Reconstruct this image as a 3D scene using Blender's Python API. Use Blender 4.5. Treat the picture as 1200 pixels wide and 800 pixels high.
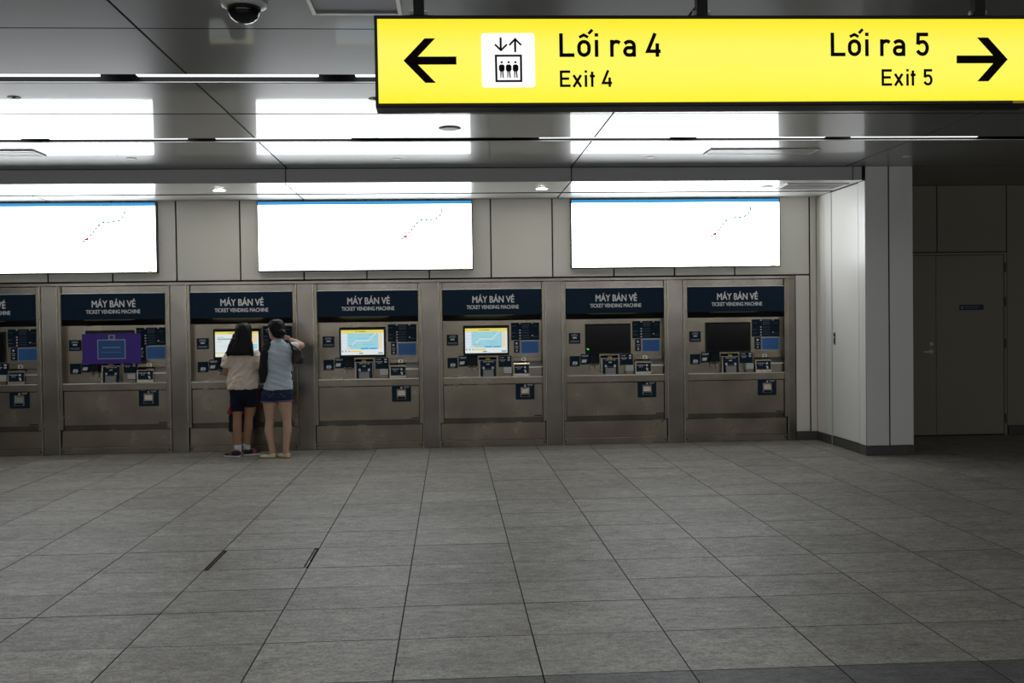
import bpy, bmesh, math, random
from mathutils import Vector, Matrix, noise
random.seed(7)
for o in list(bpy.data.objects):
    bpy.data.objects.remove(o, do_unlink=True)
scene = bpy.context.scene
COL = scene.collection

# ------------------------------------------------------------------ camera
CAM = Vector((0.24517, -12.39378, 1.52334))
YAW, PIT, ROL = 0.0595443, -0.0198765, -0.0132314
fw = Vector((math.sin(YAW)*math.cos(PIT), math.cos(YAW)*math.cos(PIT), math.sin(PIT)))
rt = fw.cross(Vector((0, 0, 1))).normalized()
up = rt.cross(fw)
r2 = rt*math.cos(ROL)+up*math.sin(ROL)
u2 = -rt*math.sin(ROL)+up*math.cos(ROL)
cd = bpy.data.cameras.new('camera')
cd.sensor_width = 36.0; cd.lens = 36.0; cd.clip_start = 0.05; cd.clip_end = 200
cam = bpy.data.objects.new('camera', cd); COL.objects.link(cam)
M = Matrix(((r2.x, u2.x, -fw.x, CAM.x), (r2.y, u2.y, -fw.y, CAM.y), (r2.z, u2.z, -fw.z, CAM.z), (0, 0, 0, 1)))
cam.matrix_world = M
scene.camera = cam

# ------------------------------------------------------------------ world, light levels, exposure
w = bpy.data.worlds.new('world'); scene.world = w; w.use_nodes = True
w.node_tree.nodes['Background'].inputs[0].default_value = (0.5, 0.52, 0.55, 1)
w.node_tree.nodes['Background'].inputs[1].default_value = 0.02
LAMP = 2.2        # strength of the dimmed linear lamps over the machines
LAMP_UNSEEN = 9.0  # strength of the unseen lamps nearer the camera, raised to light the walls
SCREEN = 6.3      # strength of the backlit map displays
vs = scene.view_settings
vs.view_transform = 'Standard'; vs.look = 'None'; vs.gamma = 1; vs.exposure = 0.0
vs.use_curve_mapping = False

# ------------------------------------------------------------------ material helpers
def new_mat(name):
    m = bpy.data.materials.new(name); m.use_nodes = True
    nt = m.node_tree
    return m, nt, nt.nodes['Principled BSDF']
def plain(name, col, rough=0.5, metal=0.0, spec=0.5, var=0.0, scale=20.0, bump=0.0, sss=0.0, sheen=0.0):
    m, nt, b = new_mat(name)
    b.inputs['Base Color'].default_value = (*col, 1)
    b.inputs['Roughness'].default_value = rough
    b.inputs['Metallic'].default_value = metal
    b.inputs['Specular IOR Level'].default_value = spec
    if sss:
        b.inputs['Subsurface Weight'].default_value = sss
        b.inputs['Subsurface Radius'].default_value = (0.02, 0.008, 0.004)
    if sheen:
        b.inputs['Sheen Weight'].default_value = sheen
    if var or bump:
        tc = nt.nodes.new('ShaderNodeTexCoord')
        n = nt.nodes.new('ShaderNodeTexNoise'); n.inputs['Scale'].default_value = scale; n.inputs['Detail'].default_value = 5
        nt.links.new(tc.outputs['Object'], n.inputs['Vector'])
        if var:
            mr = nt.nodes.new('ShaderNodeMapRange')
            mr.inputs[3].default_value = 1-var; mr.inputs[4].default_value = 1+var
            nt.links.new(n.outputs[0], mr.inputs[0])
            mx = nt.nodes.new('ShaderNodeMix'); mx.data_type = 'RGBA'; mx.blend_type = 'MULTIPLY'; mx.inputs[0].default_value = 1
            mx.inputs[6].default_value = (*col, 1)
            nt.links.new(mr.outputs[0], mx.inputs[7])
            nt.links.new(mx.outputs[2], b.inputs['Base Color'])
        if bump:
            bp = nt.nodes.new('ShaderNodeBump'); bp.inputs['Strength'].default_value = bump; bp.inputs['Distance'].default_value = 0.01
            nt.links.new(n.outputs[0], bp.inputs['Height']); nt.links.new(bp.outputs[0], b.inputs['Normal'])
    return m
def emit(name, col, s, base=None):
    m, nt, b = new_mat(name)
    b.inputs['Base Color'].default_value = (*(base or (0.02, 0.02, 0.02)), 1)
    b.inputs['Roughness'].default_value = 0.4
    b.inputs['Emission Color'].default_value = (*col, 1)
    b.inputs['Emission Strength'].default_value = s
    return m
def steel(name, col, rough=0.36, stretch=(60, 60, 2.0), metal=1.0, blotch=0.2):
    m, nt, b = new_mat(name)
    b.inputs['Metallic'].default_value = metal
    g = nt.nodes.new('ShaderNodeNewGeometry')
    mp = nt.nodes.new('ShaderNodeMapping'); mp.inputs['Scale'].default_value = stretch
    nt.links.new(g.outputs['Position'], mp.inputs['Vector'])
    n = nt.nodes.new('ShaderNodeTexNoise'); n.inputs['Scale'].default_value = 3; n.inputs['Detail'].default_value = 4
    nt.links.new(mp.outputs[0], n.inputs['Vector'])
    n2 = nt.nodes.new('ShaderNodeTexNoise'); n2.inputs['Scale'].default_value = 3.2; n2.inputs['Detail'].default_value = 6
    nt.links.new(g.outputs['Position'], n2.inputs['Vector'])
    mr = nt.nodes.new('ShaderNodeMapRange'); mr.inputs[1].default_value = 0.3; mr.inputs[2].default_value = 0.7
    mr.inputs[3].default_value = 1-blotch; mr.inputs[4].default_value = 1+blotch
    nt.links.new(n2.outputs[0], mr.inputs[0])
    mx = nt.nodes.new('ShaderNodeMix'); mx.data_type = 'RGBA'; mx.blend_type = 'MULTIPLY'; mx.inputs[0].default_value = 1
    mx.inputs[6].default_value = (*col, 1)
    nt.links.new(mr.outputs[0], mx.inputs[7]); nt.links.new(mx.outputs[2], b.inputs['Base Color'])
    rr = nt.nodes.new('ShaderNodeMapRange'); rr.inputs[3].default_value = rough-0.015; rr.inputs[4].default_value = rough+0.015
    nt.links.new(n2.outputs[0], rr.inputs[0]); nt.links.new(rr.outputs[0], b.inputs['Roughness'])
    return m
def granite(name, lo, hi):
    m, nt, b = new_mat(name)
    g = nt.nodes.new('ShaderNodeNewGeometry'); oi = nt.nodes.new('ShaderNodeObjectInfo')
    ad = nt.nodes.new('ShaderNodeVectorMath'); ad.operation = 'ADD'
    cx = nt.nodes.new('ShaderNodeMath'); cx.operation = 'MULTIPLY'; cx.inputs[1].default_value = 37
    nt.links.new(oi.outputs['Random'], cx.inputs[0])
    cb = nt.nodes.new('ShaderNodeCombineXYZ'); nt.links.new(cx.outputs[0], cb.inputs[2])
    nt.links.new(g.outputs['Position'], ad.inputs[0]); nt.links.new(cb.outputs[0], ad.inputs[1])
    def nz(scale, sc, det, rough=0.6):
        mp = nt.nodes.new('ShaderNodeMapping'); mp.inputs['Scale'].default_value = sc
        nt.links.new(ad.outputs[0], mp.inputs['Vector'])
        n = nt.nodes.new('ShaderNodeTexNoise'); n.inputs['Scale'].default_value = scale; n.inputs['Detail'].default_value = det
        n.inputs['Roughness'].default_value = rough
        nt.links.new(mp.outputs[0], n.inputs['Vector']); return n
    speck = nz(75, (1, 1, 1), 5, 0.85)
    streak = nz(11, (1, 2.4, 1), 9, 0.8)
    cloud = nz(2.2, (1, 1.6, 1), 4, 0.6)
    def mr(src, a, b_, c, d):
        q = nt.nodes.new('ShaderNodeMapRange'); q.inputs[1].default_value = a; q.inputs[2].default_value = b_
        q.inputs[3].default_value = c; q.inputs[4].default_value = d; nt.links.new(src, q.inputs[0]); return q.outputs[0]
    def mul(x, y, op='MULTIPLY'):
        q = nt.nodes.new('ShaderNodeMath'); q.operation = op; nt.links.new(x, q.inputs[0]); nt.links.new(y, q.inputs[1]); return q.outputs[0]
    f = mul(mr(speck.outputs[0], 0.30, 0.70, 0.42, 1.60), mr(streak.outputs[0], 0.34, 0.66, 0.64, 1.30))
    f = mul(f, mr(cloud.outputs[0], 0.3, 0.7, 0.82, 1.18))
    f = mul(f, mr(oi.outputs['Random'], 0, 1, 0.90, 1.10))
    # worn patches of small dark pits, in drawn-out clusters
    pits = nz(34, (1, 2.6, 1), 6, 0.75); zone = nz(3.1, (1, 2.0, 1), 3, 0.6)
    pz = mul(mr(pits.outputs[0], 0.47, 0.40, 0.0, 0.55), mr(zone.outputs[0], 0.42, 0.62, 0.15, 1.0))
    inv = nt.nodes.new('ShaderNodeMath'); inv.operation = 'SUBTRACT'; inv.inputs[0].default_value = 1.0; nt.links.new(pz, inv.inputs[1])
    f = mul(f, inv.outputs[0])
    mx = nt.nodes.new('ShaderNodeMix'); mx.data_type = 'RGBA'; mx.blend_type = 'MULTIPLY'; mx.inputs[0].default_value = 1
    mx.inputs[6].default_value = (*hi, 1); nt.links.new(f, mx.inputs[7])
    nt.links.new(mx.outputs[2], b.inputs['Base Color'])
    nt.links.new(mr(streak.outputs[0], 0.3, 0.7, 0.6, 0.40), b.inputs['Roughness'])
    b.inputs['Specular IOR Level'].default_value = 0.32
    bp = nt.nodes.new('ShaderNodeBump'); bp.inputs['Strength'].default_value = 0.25; bp.inputs['Distance'].default_value = 0.003
    nt.links.new(streak.outputs[0], bp.inputs['Height']); nt.links.new(bp.outputs[0], b.inputs['Normal'])
    return m

def gloss(name, col):
    # baked enamel: soft base sheen under a clear glossy coat
    m = plain(name, col, 0.30, 0, 0.3, 0.03, 1.5)
    b = m.node_tree.nodes['Principled BSDF']
    b.inputs['Coat Weight'].default_value = 0.42
    b.inputs['Coat Roughness'].default_value = 0.035
    b.inputs['Coat IOR'].default_value = 1.42
    return m
MT = dict(
    ceil=gloss('ceiling_enamel', (0.21, 0.213, 0.215)),
    soffit=gloss('soffit_enamel', (0.60, 0.60, 0.58)),
    bulk=plain('bulkhead_enamel', (0.46, 0.465, 0.455), 0.30, 0, 0.4, 0.03, 1.5),
    void=plain('dark_void', (0.012, 0.012, 0.012), 0.8),
    black=plain('black_metal', (0.006, 0.006, 0.007), 0.4, 0, 0.2),
    wall=plain('wall_enamel', (0.86, 0.83, 0.745), 0.4, 0, 0.35, 0.03, 1.2),
    pier=plain('pier_enamel', (0.79, 0.78, 0.74), 0.33, 0, 0.5, 0.03, 1.2),
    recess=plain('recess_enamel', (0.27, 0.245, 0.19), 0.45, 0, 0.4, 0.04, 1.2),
    base=plain('baseboard_stone', (0.075, 0.073, 0.07), 0.45, 0, 0.5, 0.2, 12),
    grout=plain('grout', (0.03, 0.03, 0.03), 0.9),
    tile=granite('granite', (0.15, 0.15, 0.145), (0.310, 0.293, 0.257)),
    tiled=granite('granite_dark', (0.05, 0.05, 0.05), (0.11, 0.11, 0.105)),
    steel=steel('brushed_steel', (0.235, 0.205, 0.16), 0.27),
    steel2=steel('post_steel', (0.215, 0.193, 0.165), 0.25, (60, 60, 1.0)),
    steeld=steel('dark_steel', (0.10, 0.09, 0.072), 0.4),
    chrome=plain('bright_steel', (0.62, 0.60, 0.55), 0.28, 1.0),
    grey=plain('grey_plastic', (0.30, 0.30, 0.30), 0.45),
    white=plain('white_metal', (0.62, 0.62, 0.60), 0.4),
    navy=plain('navy_panel', (0.006, 0.022, 0.046), 0.5, 0, 0.15),
    blue=plain('blue_label', (0.03, 0.17, 0.52), 0.45),
    print=plain('white_print', (0.82, 0.83, 0.84), 0.6),
    printd=plain('dim_print', (0.16, 0.19, 0.22), 0.6),
    amber=plain('amber_label', (0.55, 0.33, 0.02), 0.5),
    glass=plain('dark_screen_glass', (0.008, 0.008, 0.010), 0.12, 0, 0.5),
    purple=plain('purple_board', (0.062, 0.022, 0.30), 0.5),
    pboard=plain('notice_blue', (0.022, 0.105, 0.33), 0.5),
    pborder=plain('notice_border', (0.45, 0.47, 0.66), 0.5),
    casing=plain('display_casing', (0.006, 0.016, 0.03), 0.35),
    yellowp=plain('yellow_paint', (0.55, 0.40, 0.03), 0.6),
)

# ------------------------------------------------------------------ mesh helpers
class MB:
    def __init__(s): s.v = []; s.f = []; s.m = []; s.mi = 0
    def mat(s, i): s.mi = i; return s
    def add(s, vs_, fs):
        o = len(s.v); s.v += [tuple(q) for q in vs_]
        for f in fs: s.f.append(tuple(o+i for i in f)); s.m.append(s.mi)
        return s
    def box(s, x0, x1, y0, y1, z0, z1, c=0.0):
        """box; with c > 0 the edges of the -y (front) face are chamfered"""
        if c <= 0:
            v = [(x0, y0, z0), (x1, y0, z0), (x1, y1, z0), (x0, y1, z0), (x0, y0, z1), (x1, y0, z1), (x1, y1, z1), (x0, y1, z1)]
            return s.add(v, [(0, 3, 2, 1), (4, 5, 6, 7), (0, 1, 5, 4), (1, 2, 6, 5), (2, 3, 7, 6), (3, 0, 4, 7)])
        v = [(x0+c, y0, z0+c), (x1-c, y0, z0+c), (x1-c, y0, z1-c), (x0+c, y0, z1-c),
             (x0, y0+c, z0), (x1, y0+c, z0), (x1, y0+c, z1), (x0, y0+c, z1),
             (x0, y1, z0), (x1, y1, z0), (x1, y1, z1), (x0, y1, z1)]
        fs = [(0, 1, 2, 3), (11, 10, 9, 8)]
        for i in range(4):
            j = (i+1) % 4
            fs += [(4+i, 4+j, j, i), (8+i, 8+j, 4+j, 4+i)]
        return s.add(v, fs)
    def slab(s, x0, x1, y0, y1, z0, z1, c, top=True):
        """horizontal slab with chamfered top (or bottom) edges"""
        za, zb = (z1, z0) if top else (z0, z1)
        cc = c if top else -c
        v = [(x0+c, y0+c, za), (x1-c, y0+c, za), (x1-c, y1-c, za), (x0+c, y1-c, za),
             (x0, y0, za-cc), (x1, y0, za-cc), (x1, y1, za-cc), (x0, y1, za-cc),
             (x0, y0, zb), (x1, y0, zb), (x1, y1, zb), (x0, y1, zb)]
        fs = [(0, 1, 2, 3), (11, 10, 9, 8)]
        for i in range(4):
            j = (i+1) % 4
            fs += [(4+i, 4+j, j, i), (8+i, 8+j, 4+j, 4+i)]
        if not top: fs = [tuple(reversed(f)) for f in fs]
        return s.add(v, fs)
    def prism_x(s, prof, x0, x1):
        """profile [(y, z)] extruded along x"""
        n = len(prof)
        v = [(x0, y, z) for y, z in prof]+[(x1, y, z) for y, z in prof]
        return s.add(v, [tuple(range(n)), tuple(range(2*n-1, n-1, -1))]+[((i+1) % n, i, n+i, n+(i+1) % n) for i in range(n)])
    def prism_y(s, prof, y0, y1):
        """outline [(x, z)] extruded along y"""
        n = len(prof)
        v = [(x, y0, z) for x, z in prof]+[(x, y1, z) for x, z in prof]
        return s.add(v, [tuple(range(n)), tuple(range(2*n-1, n-1, -1))]+[((i+1) % n, i, n+i, n+(i+1) % n) for i in range(n)])
    def lathe(s, prof, n=24, axis='z', org=(0, 0, 0)):
        """profile [(radius, height)] revolved"""
        v = []; k = len(prof)
        for i in range(n):
            a = 2*math.pi*i/n
            for r, h in prof:
                if axis == 'z': q = (r*math.cos(a), r*math.sin(a), h)
                elif axis == 'y': q = (r*math.cos(a), h, r*math.sin(a))
                else: q = (h, r*math.cos(a), r*math.sin(a))
                v.append((q[0]+org[0], q[1]+org[1], q[2]+org[2]))
        f = []
        for i in range(n):
            j = (i+1) % n
            for t in range(k-1):
                f.append((i*k+t, j*k+t, j*k+t+1, i*k+t+1))
        f.append(tuple(i*k for i in reversed(range(n)))); f.append(tuple(i*k+k-1 for i in range(n)))
        return s.add(v, f)
    def quad(s, x0, x1, z0, z1, y):
        return s.add([(x0, y, z0), (x1, y, z0), (x1, y, z1), (x0, y, z1)], [(0, 1, 2, 3)])
    def poly(s, pts, y):
        return s.add([(x, y, z) for x, z in pts], [tuple(range(len(pts)))])
    def stroke(s, pts, wd, y, closed=False):
        """flat stroke of width wd along [(x, z)], mitred joints"""
        P = [Vector(q) for q in pts]; n = len(P); L = []; R = []
        for i in range(n):
            if closed: a, b, c = P[i-1], P[i], P[(i+1) % n]
            else: a, b, c = P[max(i-1, 0)], P[i], P[min(i+1, n-1)]
            d1 = (b-a); d2 = (c-b)
            if d1.length < 1e-9: d1 = d2
            if d2.length < 1e-9: d2 = d1
            d1.normalize(); d2.normalize()
            n1 = Vector((-d1.y, d1.x)); n2 = Vector((-d2.y, d2.x))
            m = (n1+n2); 
            if m.length < 1e-6: m = n1
            m.normalize(); k = min(1/max(m.dot(n1), 0.3), 2.5)
            L.append(b+m*wd/2*k); R.append(b-m*wd/2*k)
        for i in range(n if closed else n-1):
            j = (i+1) % n
            s.add([(q.x, y, q.y) for q in (R[i], R[j], L[j], L[i])], [(0, 1, 2, 3)])
        return s
    def build(s, name, mats, parent=None, loc=None, smooth=False):
        me = bpy.data.meshes.new(name); me.from_pydata(s.v, [], s.f)
        if not isinstance(mats, (list, tuple)): mats = [mats]
        for m in mats: me.materials.append(m)
        if len(mats) > 1: me.polygons.foreach_set('material_index', s.m)
        if smooth: me.polygons.foreach_set('use_smooth', [True]*len(me.polygons))
        bm = bmesh.new(); bm.from_mesh(me); bmesh.ops.recalc_face_normals(bm, faces=[f for f in bm.faces]) if not s.flat() else None
        bm.to_mesh(me); bm.free()
        return link(name, me, parent, loc)
    def flat(s):
        ys = {round(q[1], 4) for q in s.v}
        return len(ys) == 1
def link(name, me, parent=None, loc=None):
    o = bpy.data.objects.new(name, me); COL.objects.link(o)
    if parent is not None: o.parent = parent
    if loc is not None: o.location = loc
    return o
def empty(name, loc=(0, 0, 0), rot=(0, 0, 0)):
    o = bpy.data.objects.new(name, None); COL.objects.link(o)
    o.empty_display_size = 0.1; o.location = loc; o.rotation_euler = rot
    return o
def tag(o, label, cat, group=None):
    o['label'] = label; o['category'] = cat
    if group: o['group'] = group
    return o
def struct(o, label=None):
    o['kind'] = 'structure'
    if label: o['label'] = label
    return o
def copy_tree(o, parent=None):
    c = o.copy(); COL.objects.link(c); c.parent = parent
    for ch in list(o.children): copy_tree(ch, c)
    return c
def text_obj(name, txt, size, mat, parent, loc, sx=1.0, bold=0.0, align='CENTER'):
    """upright lettering facing -y, baked to a mesh"""
    cu = bpy.data.curves.new('t', 'FONT'); cu.body = txt; cu.size = size; cu.align_x = align
    cu.resolution_u = 3
    t = bpy.data.objects.new('t', cu); COL.objects.link(t)
    dg = bpy.context.evaluated_depsgraph_get(); dg.update()
    me = bpy.data.meshes.new_from_object(t.evaluated_get(dg))
    bpy.data.objects.remove(t, do_unlink=True)
    me.name = name
    for v in me.vertices:
        x, y = v.co.x*sx, v.co.y
        v.co = (x, 0, y)
    me.materials.clear(); me.materials.append(mat)
    if bold:
        bm = bmesh.new(); bm.from_mesh(me); src = bm.faces[:]+bm.verts[:]+bm.edges[:]
        for i, (dx, dz) in enumerate(((-bold, 0), (bold, 0), (0, bold), (0, -bold))):
            r_ = bmesh.ops.duplicate(bm, geom=src)
            for v in [g for g in r_['geom'] if isinstance(g, bmesh.types.BMVert)]: v.co += Vector((dx, -0.00005*(i+1), dz))
        bm.to_mesh(me); bm.free()
    return link(name, me, parent, loc)

def panel_box(x0, x1, y0, y1, z0, z1, mat, parent):
    """wall panel with a chamfered enamel front and dark returned edges"""
    b = MB().box(x0, x1, y0, y1, z0, z1, 0.002)
    b.m = [0, 1]+[0, 1]*4
    return b.build('wall_panel', [mat, MT['void']], parent)
# ================================================================== STRUCTURE
X0, X1, Y0 = -13.5, 11.0, -17.0
CH = 3.16                  # main ceiling height
SZ = 3.01                  # soffit height over the machines
BF = -1.45                 # bulkhead / pier front

# ---- floor: bedding slab with separate granite tiles
fl = MB().box(X0, X1, Y0, 0.45, -0.12, -0.022).build('floor', MT['grout']); struct(fl, 'grey granite tiled concourse floor')
TP = 0.644
rowsy = [0.19, -0.37, -0.93, -1.49, -2.05, -2.612, -3.174, -3.731, -4.312, -4.872, -5.397, -5.962, -6.455, -6.902, -7.467, -8.038]
while rowsy[-1] > Y0: rowsy.append(rowsy[-1]-0.565)
cand = []
def to_px(q):
    d = Vector(q)-CAM; z = d.dot(fw)
    if z < 0.3: return None
    return (600+1200*d.dot(r2)/z, 400-1200*d.dot(u2)/z)
def px_area(x0, x1, y0, y1):
    P = []
    for x, y in ((x0, y0), (x1, y0), (x1, y1), (x0, y1)):
        q = to_px((x, y, 0))
        if q is None: return 0
        P.append((min(max(q[0], 0), 1200), min(max(q[1], 0), 800)))
    return abs(sum(P[i][0]*P[(i+1) % 4][1]-P[(i+1) % 4][0]*P[i][1] for i in range(4)))/2
G = 0.0022
kmin = math.floor((X0+0.024)/TP); kmax = math.ceil((X1+0.024)/TP)
for r in range(len(rowsy)-1):
    ya, yb = rowsy[r+1], rowsy[r]
    for k in range(kmin, kmax):
        xa = -0.024+k*TP; xb = xa+TP
        if xb < X0+0.1 or xa > X1-0.1: continue
        cand.append((px_area(xa, xb, ya, yb), xa, xb, ya, yb, r))
cand.sort(key=lambda c: -c[0])
tmesh = {}
rest = MB()
def tile_mesh(wx, wy, dark):
    key = (round(wx, 3), round(wy, 3), dark)
    if key not in tmesh:
        b = MB().slab(-wx/2+G, wx/2-G, -wy/2+G, wy/2-G, -0.024, 0.0, 0.001)
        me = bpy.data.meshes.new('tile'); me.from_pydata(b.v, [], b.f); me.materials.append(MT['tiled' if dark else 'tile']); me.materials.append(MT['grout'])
        me.polygons.foreach_set('material_index', [0]+[1]*(len(b.f)-1))
        tmesh[key] = me
    return tmesh[key]
for i, (a, xa, xb, ya, yb, r) in enumerate(cand):
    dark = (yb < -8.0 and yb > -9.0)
    hatch = abs(xa+1.312) < 0.03 and abs(yb+5.397) < 0.01
    if i < 295 and a > 40 and not hatch:
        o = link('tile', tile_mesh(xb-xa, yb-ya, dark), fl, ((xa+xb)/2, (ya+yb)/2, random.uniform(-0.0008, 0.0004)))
    elif hatch:
        h = MB().slab(xa+0.030, xb-0.030, ya+0.014, yb-0.006, -0.024, 0.0, 0.001).build('hatch_cover', MT['tile'], fl)
        for xs in (xa+0.010, xb-0.018):
            MB().box(xs, xs+0.006, ya+0.003, yb-0.003, -0.024, -0.001).build('hatch_edge', MT['steel'], fl)
    else:
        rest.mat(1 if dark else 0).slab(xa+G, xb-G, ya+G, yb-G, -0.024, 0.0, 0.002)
ro = rest.build('tile_field', [MT['tile'], MT['tiled']], fl); ro['kind'] = 'stuff'

# ---- ceiling: dark void slab with glossy panels and lamp slots
cl = MB().box(X0, X1, Y0, 0.45, CH+0.16, CH+0.3).build('ceiling', MT['void']); struct(cl, 'glossy grey metal panel ceiling with lamp slots')
slots = [(-3.235, -3.05), (-5.565, -5.335), (-7.89, -7.67), (-10.21, -9.99), (-12.53, -12.31), (-14.85, -14.63)]
yb = BF
strips = []
for a, b in slots:
    if abs(yb-b) > 1.9 or yb == BF and False:
        mid = (yb+b)/2; strips += [(mid, yb), (b, mid)]
    else: strips.append((b, yb))
    yb = a
strips.append((Y0, yb))
xj = [X0]+[-1.45+3.005*k for k in range(-3, 5)]+[X1]
xj = [x for x in xj if X0 <= x <= X1]
cg = 0.006
pm = {}
def panel_mesh(lx, ly, th, mat, name):
    key = (round(lx, 3), round(ly, 3), name)
    if key not in pm:
        b = MB().slab(-lx/2+cg, lx/2-cg, -ly/2+cg, ly/2-cg, 0, th, 0.0015, top=False)
        me = bpy.data.meshes.new(name); me.from_pydata(b.v, [], b.f); me.materials.append(mat); me.materials.append(MT['void'])
        me.polygons.foreach_set('material_index', [0]+[1]*(len(b.f)-1)); pm[key] = me
    return pm[key]
for a, b in strips:
    for i in range(len(xj)-1):
        o = link('ceiling_panel', panel_mesh(xj[i+1]-xj[i], b-a, 0.025, MT['ceil'], 'ceiling_panel'), cl, ((xj[i]+xj[i+1])/2, (a+b)/2, CH))
        # panels never hang dead level
        o.rotation_euler = (0.0042 if abs(b+4.285) < 0.1 else random.uniform(-0.0008, 0.0008), random.uniform(-0.0003, 0.0003), 0)
# ceiling continuing right of the pier
for xa, xb in ((5.31, 7.565), (7.565, X1)):
    link('ceiling_panel', panel_mesh(xb-xa, 0.2-BF, 0.025, MT['ceil'], 'ceiling_panel'), cl, ((xa+xb)/2, (0.2+BF)/2, CH))
# slot channels: black side lips
for a, b in slots:
    MB().box(X0, X1, b-0.002, b+0.004, CH+0.001, CH+0.16).build('slot_channel', MT['black'], cl)
    MB().box(X0, X1, a-0.004, a+0.002, CH+0.001, CH+0.16).build('slot_channel', MT['black'], cl)
    MB().box(X0, X1, b-0.012, b-0.002, CH-0.001, CH+0.004).build('slot_lip', MT['white'], cl)

# ---- lower soffit and bulkhead over the machines
sf = empty('ceiling_soffit', (0, 0, 0)); struct(sf, 'lowered grey soffit above the map displays')
MB().box(X0, 4.78, BF+0.03, 0.3, SZ+0.03, CH+0.15).build('soffit_core', MT['void'], sf)
bj = [X0, -10.465, -7.46, -4.455, -1.47, 1.56, 4.64, 4.745]
for i in range(len(bj)-1):
    MB().box(bj[i]+0.006, bj[i+1]-0.006, BF, BF+0.025, SZ+0.001, CH-0.004, 0.0015).build('bulkhead_panel', MT['bulk'], sf)
sj = [X0, -10.465, -7.46, -4.455, -1.485, 1.555, 4.775]
for i in range(len(sj)-1):
    x = (sj[i]+sj[i+1])/2
    link('soffit_panel', panel_mesh(sj[i+1]-sj[i], -0.54-BF, 0.025, MT['soffit'], 'soffit_panel'), sf, (x, (-0.54+BF)/2, SZ))
    link('soffit_strip', panel_mesh(sj[i+1]-sj[i], 0.06+0.49, 0.025, MT['soffit'], 'soffit_strip'), sf, (x, (0.06-0.49)/2, SZ-0.003))

# ---- back wall with enamel panels
wb = MB().box(X0, 5.30, 0.16, 0.42, 0.0, CH+0.15).build('wall_back', MT['void']); struct(wb, 'pale grey panelled wall behind the machines')
wj = [-0.756+0.751*k for k in range(-16, 7)]+[4.692]
for i in range(len(wj)-1):
    panel_box(wj[i]+0.008, wj[i+1]-0.008, 0.06, 0.155, 2.058, 3.014, MT['wall'], wb)
panel_box(4.700, 4.775, 0.06, 0.155, 0.11, 3.014, MT['wall'], wb)
panel_box(4.515, 4.684, 0.06, 0.155, 0.11, 2.040, MT['wall'], wb)
struct(MB().box(4.51, 4.78, 0.05, 0.155, 0.0, 0.104, 0.003).build('baseboard_back', MT['base']))

# ---- pier at the end of the machine row
pr = MB().box(4.80, 5.29, BF+0.02, 0.155, 0, CH+0.1).build('wall_pier', MT['void']); struct(pr, 'white panelled pier at the end of the machine row')
panel_box(4.779, 5.030, BF, BF+0.018, 0.108, CH-0.002, MT['pier'], pr)
panel_box(5.044, 5.305, BF, BF+0.018, 0.108, CH-0.002, MT['pier'], pr)
def side_panel(name, y0, y1, z0, z1, mat, parent, x=4.779):
    return MB().box(x, 4.798, y0, y1, z0, z1).build(name, mat, parent)
side_panel('wall_panel', BF+0.0185, -1.252, 0.108, 3.006, MT['pier'], pr)
side_panel('wall_panel', -0.41, -0.196, 0.108, 3.006, MT['pier'], pr)
side_panel('wall_panel', -0.19, 0.059, 0.108, 3.006, MT['wall'], pr)
MB().box(5.292, 5.305, BF+0.019, 0.19, 0.108, CH-0.002).build('wall_panel', MT['pier'], pr)
struct(MB().box(4.77, 5.31, BF-0.006, BF+0.018, 0, 0.102).box(4.77, 4.798, BF+0.018, -1.25, 0, 0.102).box(4.77, 4.798, -0.405, 0.05, 0, 0.102).box(5.292, 5.31, BF+0.018, 0.18, 0, 0.102).build('baseboard_pier', MT['base']))
d1 = empty('door_1', (4.779, -0.845, 0)); struct(d1, 'narrow flush service door in the side of the white pier')
MB().box(0.0, 0.019, -0.398, 0.388, 0.112, 3.0, 0.0).build('door_leaf', MT['pier'], d1)
MB().box(-0.009, 0.019, -0.398, 0.388, 0.004, 0.102).build('kick_strip', MT['base'], d1)
MB().box(0.0, 0.02, 0.405, 0.432, 0.0, 3.0).build('door_jamb', MT['white'], d1)
lk = MB().box(-0.006, 0.001, 0.285, 0.345, 1.195, 1.345).build('lock_plate', MT['chrome'], d1)
MB().box(-0.0075, -0.005, 0.297, 0.333, 1.205, 1.27).build('pull_recess', MT['black'], lk)
MB().lathe([(0.0, -0.012), (0.016, -0.012), (0.018, -0.005)], 16, 'x', (0, 0.315, 1.315)).build('keyhole', MT['black'], lk)

# ---- dim recess with double door right of the pier
RY = 0.2
wr = MB().box(5.30, X1, RY+0.02, RY+0.24, 0, CH+0.15).build('wall_recess', MT['void']); struct(wr, 'dark panelled wall of the recess on the right')
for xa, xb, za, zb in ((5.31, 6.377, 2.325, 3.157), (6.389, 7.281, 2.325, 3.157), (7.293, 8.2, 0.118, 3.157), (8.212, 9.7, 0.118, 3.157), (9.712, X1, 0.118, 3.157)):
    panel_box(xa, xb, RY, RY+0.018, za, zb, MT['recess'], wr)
struct(MB().box(7.30, X1, RY-0.012, RY+0.018, 0, 0.11, 0.003).build('baseboard_recess', MT['base']))
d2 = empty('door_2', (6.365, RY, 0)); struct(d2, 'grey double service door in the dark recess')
MB().box(-1.0, -0.9, -0.005, 0.019, 0, 2.312).box(0.885, 0.915, -0.012, 0.019, 0, 2.312).box(-0.9, 0.885, -0.012, 0.019, 2.285, 2.312).build('door_frame', MT['recess'], d2)
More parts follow.
